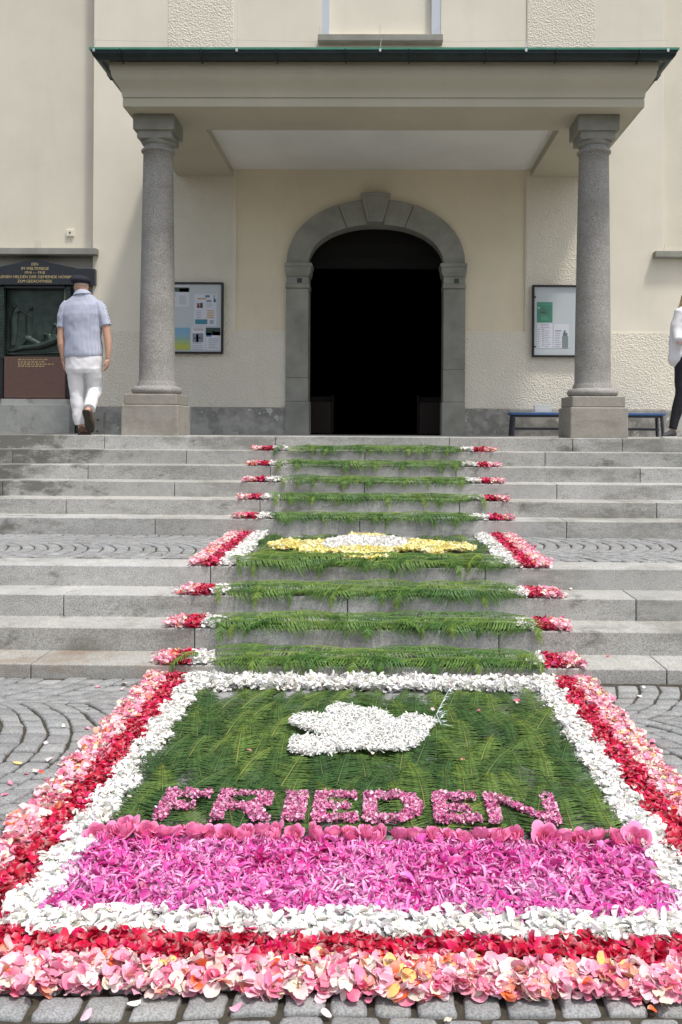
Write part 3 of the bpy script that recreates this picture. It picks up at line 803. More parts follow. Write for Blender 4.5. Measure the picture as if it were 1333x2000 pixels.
pb = poster(330, 640, 371.5, 683, D_, 'poster fading from sky blue to meadow yellow green in the left notice board', pm('sky_print', (.20, .40, .56)),
       [(0, .30, 1, .45, (.24, .42, .48)), (0, .45, 1, .58, (.28, .43, .34)), (0, .58, 1, .75, (.36, .46, .20)), (0, .75, 1, 1, (.46, .50, .10))])
poster(374, 638, 400.5, 684, D_, 'white sheet with a small church interior photo in the left notice board', M['paper'],
       [(.1, .05, .85, .07, (.35, .2, .22)), (.15, .12, .9, .15, (.35, .2, .22)), (.08, .28, .88, .66, (.22, .25, .32)), (.35, .32, .52, .66, (.14, .10, .09)), (.2, .46, .76, .50, (.10, .08, .07))]+lines(.08, .9, .70, .95, 4, G, 5))
poster(401.5, 640, 432, 684, D_, 'sheet with a dark landscape photo and blue note, bottom right in the left notice board', M['paper'],
       [(.02, .0, .96, .34, (.03, .06, .05)), (.45, .18, .95, .33, (.10, .16, .05)), (.45, .14, .56, .22, (.6, .6, .55)), (.05, .22, .38, .40, (.08, .22, .55))]+lines(.2, .9, .48, .88, 6, G, 6))
D_ = board(1040, 557, 1178, 697, 'black framed notice board right of the doorway, half behind the right column')
poster(1049.5, 590, 1080, 629.5, D_, 'green poster at the top left of the right notice board', pm('green_print', (.06, .24, .16)),
       [(.05, .05, .95, .16, (.08, .30, .20)), (.04, .22, .18, .34, (.25, .5, .4)), (.2, .30, .8, .60, (.08, .19, .15)), (.2, .5, .6, .52, (.25, .4, .3)), (.2, .62, .55, .64, (.2, .36, .27)), (.25, .70, .7, .9, (.10, .30, .19))])
poster(1049.5, 631, 1080, 680, D_, 'timetable sheet with a column of dots under the green poster', M['paper'],
       [(.25, .06, .75, .09, (.28, .28, .4)), (.22, .17, .8, .19, (.4, .25, .35))]+[(.34, .24+.088*k, .42, .27+.088*k, (.10, .10, .14)) for k in range(8)]+lines(.05, .2, .24, .9, 8, G, 7)+lines(.48, .9, .30, .92, 8, (.38, .38, .48), 9))
poster(1082, 633, 1112, 680, D_, 'pale sheet with a grey mountain picture on its right side in the right notice board', M['paper'],
       [(.08, .26, .50, .30, (.2, .2, .22)), (.55, .50, .96, .99, (.20, .25, .24)), (.60, .36, .90, .50, (.13, .17, .17)), (.66, .26, .78, .36, (.10, .13, .13))]+lines(.08, .5, .38, .92, 7, G, 10))

# ------------------------------------------------------------------ bench and box
pm('blue_paint', (.035, .10, .25), .5); pm('dark_paint', (.03, .032, .045), .5)
DB = 12.05; be = empty('bench'); tag(be, 'long low blue bench with dark legs behind the right column', 'bench')
a = at(998, 803, DB); b = at(1301, 812, DB); zt_ = Z(1150, 806, DB)
MB().box(a[0], b[0], DB, DB+.30, zt_-.035, zt_).build('seat', M['blue_paint'], be, bevel=.006)
MB().box(a[0]+.03, b[0]-.03, DB+.03, DB+.27, zt_-.065, zt_-.036).build('seat_rail', M['dark_paint'], be, bevel=.003)
for s, x in ((1, a[0]+.04), (-1, b[0]-.04)):
    for yy in (DB+.03, DB+.24):
        MB().tube([(x+s*.01, yy, zt_-.04, .024, .02), (x-s*.008, yy+(-.02 if yy < DB+.1 else .02), ZP, .024, .02)], 4).build('leg', M['dark_paint'], be)
MB().box(a[0]+.05, b[0]-.05, DB+.13, DB+.17, ZP+.085, ZP+.12).build('stretcher', M['dark_paint'], be, bevel=.003)
m, nt, bb = mat('clear_plastic'); bb.inputs['Base Color'].default_value = (.8, .82, .85, 1); bb.inputs['Alpha'].default_value = .45; bb.inputs['Roughness'].default_value = .3; M['plastic'] = m
a = at(1045, 803, DB+.08); b = at(1078, 790, DB+.08)
pbx = MB(); pbx.box(a[0], b[0], DB+.07, DB+.23, zt_+.001, b[2]-.012)
px_ = pbx.build('plastic_box', M['plastic'], bevel=.006); tag(px_, 'small clear plastic box standing on the blue bench', 'box')
MB().box(a[0]-.006, b[0]+.006, DB+.064, DB+.236, b[2]-.012, b[2]).build('lid', M['plastic'], px_, bevel=.003)

# ------------------------------------------------------------------ people
def knit():
    m, nt, b = mat('ribbed_knit'); b.inputs['Roughness'].default_value = .9
    tc = N(nt, 'TexCoord'); wv = N(nt, 'TexWave', wave_type='BANDS', bands_direction='X'); wv.inputs['Scale'].default_value = 24; wv.inputs['Distortion'].default_value = .6; wv.inputs['Detail'].default_value = 1
    nt.links.new(tc.outputs['Object'], wv.inputs['Vector'])
    r = ramp(nt, wv.outputs['Color'], [(.2, (.36, .40, .52)), (.8, (.58, .61, .72))])
    wz_ = N(nt, 'TexWave', wave_type='BANDS', bands_direction='Z'); wz_.inputs['Scale'].default_value = 30; wz_.inputs['Distortion'].default_value = 2
    nt.links.new(tc.outputs['Object'], wz_.inputs['Vector']); r2 = ramp(nt, wz_.outputs['Color'], [(.2, .9), (.8, 1.04)])
    nt.links.new(mix(nt, 1, r.outputs[0], r2.outputs[0], 'MULTIPLY'), b.inputs['Base Color'])
    bump(nt, b, wv.outputs['Color'], .6, .006); return m
M['knit'] = knit()
M['skin'] = plain('skin', (.52, .30, .215), .55, 0, 8, .08)
M['skinl'] = plain('light_skin', (.60, .38, .29), .55, 0, 8, .06)
M['whitecloth'] = plain('white_cotton', (.74, .74, .76), .85, 0, 6, .03, 60, .2, .002)
M['navy'] = plain('dark_navy_wool', (.010, .011, .024), .9, 0, 60, .3)
M['leather'] = plain('brown_leather', (.115, .052, .026), .5, 0, 12, .3)
M['sole'] = plain('worn_sole', (.040, .032, .026), .8, 0, 20, .3)
M['blackcloth'] = plain('black_cloth', (.012, .012, .018), .8)
M['hair'] = plain('blonde_hair', (.42, .29, .15), .55, 0, 40, .35)
M['greyhair'] = plain('short_grey_hair', (.44, .31, .25), .8, 0, 60, .15)
def hand(mb, w, pdir, side, L=.185, curl=.5, thumb_y=1):
    """w: wrist point, pdir: direction of the hand, side: +1/-1 where the thumb goes along the palm's width axis"""
    w = Vector(w); d = Vector(pdir).normalized(); wid = Vector((0, 1, 0)); wid = (wid-d*wid.dot(d)).normalized(); nrm = d.cross(wid)
    palm = w + d*L*.5
    mb.tube([(*(w-d*.02), .026, .021), (*(w+d*.02), .030, .020), (*(w+d*L*.28), .020, .038), (*(w+d*L*.50), .016, .040), (*(w+d*L*.56), .012, .036)], 12)
    for k, (o, l) in enumerate(((-.030, .60), (-.010, .78), (.011, .72), (.030, .62))):
        b = w + d*L*.48 + wid*o*thumb_y; l = l*L*.62; cd = nrm*side
        p1 = b+d*l*.45+cd*.006; p2 = p1+(d*.8+cd*curl).normalized()*l*.32; p3 = p2+(d*.5+cd*curl*1.6).normalized()*l*.25
        mb.tube([(*b, .0095), (*p1, .009), (*p2, .0083), (*p3, .007)], 8)
    b = w + d*L*.16 + wid*(.030*thumb_y*-1); t1 = b + (d*.8-wid*.45*thumb_y+nrm*side*.3).normalized()*.045; t2 = t1+(d*1+nrm*side*.25).normalized()*.034
    mb.tube([(*b, .013), (*t1, .011), (*t2, .0085)], 8)

def P(px, py, D, r1, r2=None):
    a = at(px, py, D); k = D/F; return (a[0], a[1], a[2], r1*k, (r2 if r2 else r1)*k)
# ---- the man
man = empty('person', (at(160, 700, 9.93)[0], 9.93, ZP)); man.location = (0, 0, 0)
tag(man, 'man walking away in a pale blue knitted polo shirt, white trousers and dark flat cap', 'person')
D = 9.93
body = MB()
hd = at(159.5, 559, D+.01)
body.ball((hd[0], hd[1], hd[2]), (.079, .095, .115), 20, 14)
body.ball((hd[0]-.012, hd[1]+.03, hd[2]-.055), (.058, .068, .062), 14, 10)      # jaw
body.ball((hd[0]-.068, hd[1]+.078, hd[2]-.015), (.014, .018, .024), 8, 6)        # nose
body.ball((hd[0]-.05, hd[1]+.085, hd[2]-.06), (.016, .012, .010), 8, 6)          # lips
body.ball((hd[0]-.045, hd[1]+.075, hd[2]+.02), (.03, .02, .010), 8, 6)           # brow
for sx, yy in ((-.074, .0), (.074, -.012)): body.ball((hd[0]+sx, hd[1]+yy, hd[2]-.012), (.012, .022, .034), 8, 6)
body.tube([P(160.5, 560, D, 10, 10), P(161, 572, D-.01, 10.5, 10.5), P(161.5, 583, D-.01, 13, 12), P(162, 592, D, 30, 15)], 14)
body.tube([P(162, 590, D, 32, 14), P(162, 612, D, 34, 17), P(162.5, 650, D, 30, 17), P(163, 690, D, 31, 18), P(164, 722, D, 31, 18)], 16)
body.tube([P(131, 598, D, 9), P(121, 630, D-.01, 8), P(119.5, 660, D-.02, 7.2), P(120.5, 672, D-.02, 7.6), P(123, 690, D-.01, 5.8), P(125, 703, D+0, 4.6, 5)], 12)
body.tube([P(194, 598, D, 9), P(206, 630, D-.01, 8), P(210, 658, D-.02, 7.4), P(211.5, 670, D-.02, 7.4), P(212, 686, D-.03, 5.8), P(211, 700, D-.03, 4.6, 5)], 12)
hand(body, at(125, 702, D), (.10, .05, -1), 1, .175, .45); hand(body, at(211, 699, D-.03), (-.06, .02, -1), -1, .175, .6)
# legs inside the trousers, ankles showing
body.tube([P(148, 715, D, 15), P(150.5, 768, D+.01, 10.5), P(155, 800, D, 8.5), P(158, 828, D+.02, 6), P(160, 838, D+.03, 6)], 12)
body.tube([P(182, 715, D, 15), P(185, 762, D+.06, 10.5), P(180, 778, D-.04, 8.5), P(174, 796, D-.17, 6), P(171, 804, D-.21, 6)], 12)
remesh(body, 'body', .0065, M['skin'], man, 3)
sh = MB()
sh.tube([P(161, 571, D-.008, 14.5, 13), P(161.5, 577, D-.008, 17, 14.5), P(162, 583, D-.006, 26, 16), P(162, 589, D, 35, 18), P(162, 598, D, 40, 21), P(162, 615, D-.005, 39.5, 23.5), P(162.5, 640, D, 36.5, 23.5), P(162.5, 664, D, 36, 24), P(163, 682, D, 37.5, 25), P(163.2, 692, D, 37.8, 25), P(163.5, 698, D, 36.5, 24)], 24)
sh.tube([P(136, 593, D, 12, 13), P(128.5, 603, D, 12, 13.5), P(123, 620, D-.005, 10.5, 12), P(119.8, 640.5, D-.012, 9.2, 10.5)], 16)
sh.tube([P(189, 593, D, 12, 13), P(196.5, 603, D, 12, 13.5), P(203, 620, D-.005, 11, 12), P(208, 636.5, D-.012, 10.6, 11)], 16)
shirt = remesh(sh, 'shirt', .008, M['knit'], man, 3, .011, 7, 3.0)
co = MB(); co.tube([P(161, 568.5, D-.006, 12.5, 12.5), P(161, 572, D-.01, 15.5, 14), P(161.5, 577, D-.012, 19, 16.5)], 20); remesh(co, 'collar', .006, M['knit'], man, 2)
tr = MB()
tr.tube([P(163.5, 691, D, 35.5, 22), P(163.8, 705, D, 36.3, 24), P(164.3, 722, D, 35.5, 23.5), P(164.6, 730, D, 33, 21)], 24)
tr.tube([P(148.5, 716, D, 17, 20), P(149.5, 736, D+.005, 15.8, 17.5), P(150.5, 766, D+.02, 14, 15), P(152, 790, D+.01, 12.5, 14), P(154, 812, D+.0, 10.8, 13), P(156, 829.5, D+.01, 9.2, 12)], 18)
tr.tube([P(182.5, 716, D, 17, 20), P(184, 736, D+.03, 15.5, 17), P(185.5, 757, D+.08, 14.5, 15), P(184, 768, D+.04, 13.8, 15), P(180, 780, D-.06, 12.5, 13), P(175, 798, D-.18, 10.8, 12)], 18)
remesh(tr, 'trousers', .008, M['whitecloth'], man, 3, .010, 9, 8.0)
cp = MB(); c0 = at(158.5, 549, D+.01)
cp.ball((c0[0], c0[1]-.004, c0[2]), (.116, .125, .058), 22, 12); cp.ball((c0[0]-.02, c0[1]+.01, c0[2]+.018), (.110, .115, .05), 22, 12)
cp.tube([(c0[0]-.03, c0[1]+.05, c0[2]-.01, .05, .012), (c0[0]-.085, c0[1]+.10, c0[2]-.015, .045, .008), (c0[0]-.115, c0[1]+.125, c0[2]-.026, .03, .006)], 12)
cp.tube([(c0[0]+.002, c0[1]-.006, c0[2]-.035, .088, .100), (c0[0]+.002, c0[1]-.006, c0[2]-.005, .094, .108)], 22)
remesh(cp, 'flat_cap', .006, M['navy'], man, 4)
hr = MB(); hr.ball((hd[0]+.004, hd[1]-.012, hd[2]+.012), (.0795, .0885, .066), 20, 12); hr.build('hair', M['greyhair'], man, smooth=True)
def shoe(name_parent, heel, toe, up, mt, sole_mt, wd=.045, h=.07):
    heel = Vector(heel); toe = Vector(toe); d = (toe-heel); L = d.length; d /= L; up = Vector(up); up = (up-d*up.dot(d)).normalized(); s = d.cross(up)
    def ringpts(fr):
        out = []
        for (t, w_, hh) in fr:
            out.append((heel+d*L*t, w_, hh))
        return out
    mb = MB(); fr = [(0.0, .55, .55), (.04, .78, .95), (.2, .86, 1.0), (.40, .88, .92), (.6, 1.0, .66), (.8, .98, .50), (.95, .70, .40), (1.0, .40, .30)]
    n = 14; b = 0
    for (t, w_, hh) in fr:
        c = heel+d*L*t
        for k in range(n):
            a = 2*math.pi*k/n; y = math.sin(a); zz = (y*.5+.5)*h*hh
            mb.v.append(tuple(c+s*(wd*w_*math.cos(a)*(1 if y < .2 else 1-.35*y))+up*zz))
    for i in range(len(fr)-1):
        for k in range(n):
            k2 = (k+1) % n; mb.f.append((i*n+k, i*n+k2, (i+1)*n+k2, (i+1)*n+k))
    mb.f.append(tuple(reversed(range(n)))); mb.f.append(tuple((len(fr)-1)*n+k for k in range(n)))
    o = mb.build('shoe', mt, name_parent, smooth=True)
    sb = MB()
    prof = [(-.02, .55), (.03, .85), (.2, .86), (.42, .78), (.65, 1.02), (.82, 1.0), (.96, .72), (1.02, .35)]
    m_ = len(prof)
    for sg, zz in ((0, -.016), (0, .006)):
        for t, w_ in prof: sb.v.append(tuple(heel+d*L*t+s*wd*w_*1.04+up*zz))
        for t, w_ in reversed(prof): sb.v.append(tuple(heel+d*L*t-s*wd*w_*1.04+up*zz))
    q = 2*m_
    sb.f.append(tuple(range(q))); sb.f.append(tuple(q+i for i in reversed(range(q))))
    for i in range(q): j = (i+1) % q; sb.f.append((j, i, q+i, q+j))
    sb.build('sole', sole_mt, o, bevel=.003)
    return o
a = at(161, 847.5, 9.93); shoe(man, (a[0], 9.90, ZP+.018), (a[0]-.02, 10.18, ZP+.018), (0, 0, 1), M['leather'], M['sole'], .050, .085)
hp = Vector(at(168.5, 801, 9.70)); tp = Vector(at(174, 843, 9.80)); hp2 = hp+Vector((0, 0, 0))
shoe(man, hp2, tp+Vector((.01, .05, -.0)), (.15, 1, .25), M['leather'], M['sole'], .050, .08)

# ---- the woman at the right edge
wm = empty('person'); tag(wm, 'person with long blonde hair, white jacket and black trousers beside the bench', 'person')
D = 10.0; body = MB(); hd = at(1351, 581, D)
body.ball(hd, (.074, .09, .108), 18, 12); body.ball((hd[0]-.02, hd[1]-.03, hd[2]-.055), (.05, .055, .05), 12, 8); body.ball((hd[0]-.055, hd[1]-.075, hd[2]-.015), (.012, .014, .02), 8, 6)
body.ball((hd[0]-.045, hd[1]-.072, hd[2]-.055), (.018, .010, .009), 8, 6)
for e in (-.075, -.025): body.ball((hd[0]+e+.01, hd[1]-.075+(.03 if e < -.05 else 0), hd[2]+.012), (.012, .008, .008), 8, 6)
body.tube([P(1351, 590, D, 8), P(1351, 604, D, 8.5), P(1351, 612, D, 20, 12)], 12)
body.tube([P(1351, 610, D, 26, 13), P(1351, 640, D, 25, 15), P(1350, 675, D, 20, 14), P(1349, 710, D, 27, 17), P(1348, 724, D, 27, 17)], 16)
body.tube([P(1328, 614, D, 7), P(1321, 642, D-.02, 7), P(1324, 664, D-.06, 6.2), P(1340, 662, D-.16, 5.2), P(1356, 656, D-.17, 4.4)], 12)
body.tube([P(1374, 614, D, 7), P(1381, 642, D-.02, 7), P(1378, 662, D-.06, 6.2), P(1362, 664, D-.13, 5.2), P(1348, 668, D-.14, 4.4)], 12)
hand(body, at(1356, 656, D-.17), (1, .2, .15), 1, .16, .4); hand(body, at(1348, 668, D-.14), (-1, .25, .1), 1, .16, .4)
body.tube([P(1335, 715, D, 14), P(1331, 772, D-.02, 9), P(1315, 835, D-.02, 5), P(1311, 848, D-.02, 5)], 12)
body.tube([P(1363, 715, D, 14), P(1366, 772, D, 9), P(1369, 838, D+.02, 5), P(1370, 850, D+.02, 5)], 12)
remesh(body, 'body', .0065, M['skinl'], wm, 3)
tp_ = MB(); tp_.tube([P(1351, 608, D, 18, 13), P(1351, 618, D, 25, 15), P(1351, 645, D, 25, 17), P(1350, 675, D, 22, 16), P(1349.5, 706, D, 27, 18)], 20)
remesh(tp_, 'top', .009, M['blackcloth'], wm, 3)
jk = MB()
for s in (-1, 1):
    jk.tube([P(1351+s*9, 605, D+.0, 9, 11), P(1351+s*20, 611, D, 12, 15), P(1351+s*23, 640, D, 11, 18), P(1351+s*24, 672, D, 11, 19), P(1350+s*26, 702, D, 11.5, 20), P(1350+s*26, 712, D+.03, 10, 14)], 14)
jk.tube([P(1351, 606, D+.05, 16, 8), P(1351, 640, D+.06, 28, 9), P(1350, 675, D+.06, 28, 9), P(1350, 716, D+.07, 33, 9)], 16)
jk.tube([P(1330, 613, D, 10.5), P(1321.5, 640, D-.02, 10), P(1324, 663, D-.06, 9.5), P(1336, 664, D-.14, 8), P(1350, 659, D-.17, 6.6)], 14)
jk.tube([P(1372, 613, D, 10.5), P(1380.5, 640, D-.02, 10), P(1378, 661, D-.06, 9.5), P(1366, 663, D-.12, 8), P(1354, 667, D-.14, 6.6)], 14)
remesh(jk, 'jacket', .009, M['whitecloth'], wm, 3, .014, 8, 1.0)
tr = MB(); tr.tube([P(1349, 698, D, 29, 19), P(1349, 716, D, 31, 20), P(1349, 730, D, 29, 18)], 20)
tr.tube([P(1334.5, 718, D, 16, 18), P(1333, 745, D-.01, 14.5, 16), P(1331.5, 770, D-.03, 12, 13), P(1324, 797, D-.02, 11, 12), P(1314, 838, D-.02, 7.4, 8)], 16)
tr.tube([P(1364, 718, D, 16, 18), P(1366, 770, D, 12, 13), P(1368, 800, D+.02, 11, 12), P(1370, 838, D+.03, 7.5, 8)], 16)
remesh(tr, 'trousers', .009, M['blackcloth'], wm, 3, .006, 9)
ha = MB(); ha.ball((hd[0]+.012, hd[1]+.02, hd[2]+.02), (.092, .098, .112), 20, 12)
ha.tube([(hd[0]-.02, hd[1]+.05, hd[2]+.03, .075, .05), (hd[0]-.035, hd[1]+.055, hd[2]-.10, .095, .045), (hd[0]-.055, hd[1]+.05, hd[2]-.20, .10, .035), (hd[0]-.065, hd[1]+.05, hd[2]-.32, .075, .03), (hd[0]-.07, hd[1]+.055, hd[2]-.40, .03, .02)], 16)
remesh(ha, 'hair', .008, M['hair'], wm, 3, .01, 14)
pm('dark_trainer', (.03, .03, .032), .6); pm('white_rubber', (.55, .54, .50), .6)
a = at(1317, 852, 9.98); shoe(wm, (a[0]+.01, 9.99, ZP+.018), (a[0]-.18, 9.84, ZP+.018), (0, 0, 1), M['dark_trainer'], M['white_rubber'], .042, .085)
a = at(1371, 852, 10.0); shoe(wm, (a[0]+.0, 10.05, ZP+.018), (a[0]-.02, 9.82, ZP+.018), (0, 0, 1), M['dark_trainer'], M['white_rubber'], .042, .085)

# ------------------------------------------------------------------ petals
def field(x, y, s=1.0, p=0.0):
    return (np.sin(x*7.1*s+p)+np.sin(y*9.3*s+1.7+p)+np.sin((x+y)*13.7*s+p*2)+np.sin((x-1.7*y)*5.3*s+.6))*.25
def petals(name, xy, zz, L, Wd, pal, wts, mt, nu=3, nv=2, tilt=.75, cup=.5, curl=.5, clus=.0, parent=None, jit=.07, pscale=1.0, sharp=.55, dz=None, seed=0):
    n = len(xy)
    u = np.linspace(0, 1, nu+1); v = np.linspace(-1, 1, nv+1)
    wu = np.clip(np.sin(np.pi*np.clip(u*.90+.07, 0, 1)**.85), .0, 1)**sharp
    U, Vv = np.meshgrid(u, v, indexing='ij'); U = U.ravel(); Vv = Vv.ravel(); WU = np.repeat(wu, nv+1)
    l = L*rng.uniform(.6, 1.35, n); wd = Wd*rng.uniform(.7, 1.25, n)
    cu = cup*rng.uniform(-.3, 1.3, n); cr = curl*rng.uniform(-1, 1.4, n); tw = rng.uniform(-1, 1, n)*.6; ph = rng.uniform(0, 6.28, n)
    x = Vv[None]*WU[None]*wd[:, None]/2; y = (U[None]-.5)*l[:, None]
    z = cu[:, None]*(Vv[None]*WU[None])**2*wd[:, None]*.55 + cr[:, None]*((U[None]-.5)*2)**2*l[:, None]*.28
    z = z + .09*wd[:, None]*np.sin(U[None]*5+Vv[None]*3+ph[:, None])
    x = x + tw[:, None]*l[:, None]*.15*(U[None]-.5)**2*4
    a = rng.uniform(0, 2*np.pi, n); b = rng.normal(0, tilt*.6, n); c = rng.normal(0, tilt*.6, n)
    ca, sa, cb, sb, cc, sc = (f(q)[:, None] for q in (a, b, c) for f in (np.cos, np.sin))
    y1 = y*cb-z*sb; z1 = y*sb+z*cb
    x2 = x*cc+z1*sc; z2 = -x*sc+z1*cc
    x3 = x2*ca-y1*sa; y3 = x2*sa+y1*ca
    zmin = z2.min(axis=1, keepdims=True)
    base = zz[:, None]
    zf = z2 - zmin*.75 + base
    V = np.stack([x3+xy[:, :1], y3+xy[:, 1:2], zf], -1).reshape(-1, 3)
    k = (nu+1)*(nv+1); q = []
    for i in range(nu):
        for j in range(nv): q.append((i*(nv+1)+j, i*(nv+1)+j+1, (i+1)*(nv+1)+j+1, (i+1)*(nv+1)+j))
    q = np.array(q); Q = (q[None]+np.arange(n)[:, None, None]*k).reshape(-1, 4)
    pal = np.array(pal); wts = np.array(wts, float); wts /= wts.sum(); cum = np.cumsum(wts)
    r = rng.uniform(0, 1, n)
    if clus: r = np.clip(r*(1-clus)+clus*(field(xy[:, 0], xy[:, 1], pscale, seed)*.9+.5), 0, .9999)
    idx = np.clip(np.searchsorted(cum, r), 0, len(pal)-1); c0 = pal[idx]*(1+rng.normal(0, jit, (n, 1)))
    c0 = c0*(1+rng.normal(0, jit*.4, (n, 3)))
    edge = (1-(1-U)**2*.0)[None, :, None]
    pale = np.clip((.35-U)*2.2, 0, .7)[None, :, None]      # petals pale towards the claw
    C = np.clip(c0[:, None, :]*(1-pale*.45)+pale*.45*.9, 0, .94).reshape(-1, 3)
    me = np_mesh(name, V, Q, C); return link(name, me, mt, parent)
def joinp(objs, name):
    ms = []
    V = []; Q = []; C = []; off = 0
    for o in objs:
        me = o.data; n = len(me.vertices); a = np.empty(n*3, np.float32); me.vertices.foreach_get('co', a); V.append(a.reshape(-1, 3))
        q = np.empty(len(me.loops), np.int32); me.loops.foreach_get('vertex_index', q); Q.append(q.reshape(-1, 4)+off); off += n
        c = np.empty(n*4, np.float32); me.attributes['col'].data.foreach_get('color', c); C.append(c.reshape(-1, 4)[:, :3])
    mt = objs[0].data.materials[0]
    for o in objs: m = o.data; bpy.data.objects.remove(o); bpy.data.meshes.remove(m)
    return link(name, np_mesh(name, np.concatenate(V), np.concatenate(Q), np.concatenate(C)), mt)
PINK = [(.66, .05, .13), (.84, .13, .26), (.88, .25, .40), (.90, .40, .53), (.90, .56, .64), (.90, .72, .72), (.90, .82, .66), (.90, .36, .26), (.90, .16, .03), (.90, .66, .22), (.88, .86, .86)]
PW = [.5, 1.5, 2.8, 3.0, 2.8, 2.2, 1.9, 1.1, .8, .9, 1.3]
RED = [(.30, .002, .014), (.48, .003, .030), (.60, .004, .050), (.68, .008, .10), (.76, .025, .19), (.82, .10, .30)]
RW = [1.3, 3, 3, 2.3, 1.5, .4]
WHITE = [(.88, .875, .845), (.87, .845, .75), (.885, .885, .875), (.87, .83, .79)]
WW = [4, 1.4, 4, .5]
MAG = [(.46, .008, .15), (.64, .025, .28), (.72, .075, .41), (.77, .16, .51), (.81, .29, .61), (.86, .46, .70), (.88, .66, .80)]
MW = [.8, 1.6, 2.4, 3, 3, 2.2, 1.0]
YEL = [(.90, .72, .16), (.91, .82, .34), (.91, .86, .55), (.92, .89, .74)]
def tt(x, y): return np.minimum(np.minimum(x-CW[0], CW[7]-x), y-FR[0])
def samp(n, x0, x1, y0, y1, f, wob=.009):
    out = np.empty((0, 2))
    x = rng.uniform(x0, x1, n); y = rng.uniform(y0, y1, n)
    k = f(x+rng.normal(0, wob, n)+.016*np.sin(y*23+x*4), y+rng.normal(0, wob, n)+.012*np.sin(x*19)); return np.stack([x[k], y[k]], -1)
def lane(lo, hi): return lambda x, y: (tt(x, y) > lo) & (tt(x, y) <= hi)
def heap(n, h): return .002 + h*rng.uniform(0, 1, n)**1.1
YS1 = D9-.012
def ring(name, lo, hi, dens, L, Wd, pal, wts, mt, label, h=.032, **k):
    parts = []
    a = 0
    for (y0, y1, dmul, nu, nv, ls) in ((FR[0]-.05, 3.4, 1.0, 4, 3, 1.0), (3.4, YS1, 1.35, 3, 2, .76)):
        for (x0, x1) in ((CW[0]-.06, -.9), (-.9, .83), (.83, CW[7]+.06)):
            if x0 == -.9 and y0 > 3: continue
            y1_ = y1 if x0 != -.9 else 2.9
            n = int((x1-x0)*(y1_-y0)*dens*dmul); s = samp(n, x0, x1, y0, y1_, lambda x, y: lane(lo, hi)(x, y))
            parts.append(petals('p', s, heap(len(s), h), L*ls, Wd*ls, pal, wts, mt, nu, nv, **k))
    o = joinp(parts, name); tag(o, label, 'flower petals', kind='stuff'); return o
ring('pink_petals', 0.0, .125, 8800, .037, .035, PINK, PW, M['petal'], 'outer border band of mixed pink, cream and orange petals around the flower carpet', .036, tilt=.68, cup=.55, curl=.4, sharp=.42, clus=.2, pscale=3.0)
ring('red_petals', .125, .24, 8200, .034, .031, RED, RW, M['petal'], 'crimson rose petal band between the pink and white borders', .034, tilt=.65, cup=.6, curl=.4, sharp=.42, clus=.35, pscale=2.3)
ring('white_petals', .24, .362, 11500, .038, .026, WHITE, WW, M['petalw'], 'white peony petal band framing the large flower carpet', .038, tilt=.58, cup=.8, curl=.8, sharp=.45)
s = samp(int(2.1*.22*9500), CW[3]-.06, CW[4]+.06, 5.00, 5.24, lambda x, y: (y > 5.03) & (y < 5.22))
o = petals('white_petals', s, heap(len(s), .05), .036, .022, WHITE, WW, M['petalw'], 3, 2, .8, .7); tag(o, 'white petal band along the foot of the bottom step', 'flower petals', kind='stuff')
# magenta field: shredded peonies
f = lambda x, y: (tt(x, y) > .350) & (y < 3.15) & (x > CW[3]-.04) & (x < CW[4]+.03)
s = samp(int(2.2*.55*15500), CW[3]-.10, CW[4]+.10, 2.64, 3.2, f); parts = [petals('p', s, heap(len(s), .034), .050, .0095, MAG, MW, M['petal'], 5, 2, .55, .9, 1.2, clus=.32, pscale=1.6, sharp=.7, seed=2.0)]
s = samp(int(2.2*.55*1700), CW[3]-.10, CW[4]+.10, 2.64, 3.2, f); parts.append(petals('p', s, heap(len(s), .036), .044, .028, MAG, [1, 2, 2.4, 2.5, 2, 1, .4], M['petal'], 4, 3, .7, .8, .8, clus=.32, pscale=1.6, seed=2.0))
o = joinp(parts, 'magenta_petals'); tag(o, 'wide field of shredded magenta peony petals at the front of the carpet', 'flower petals', kind='stuff')

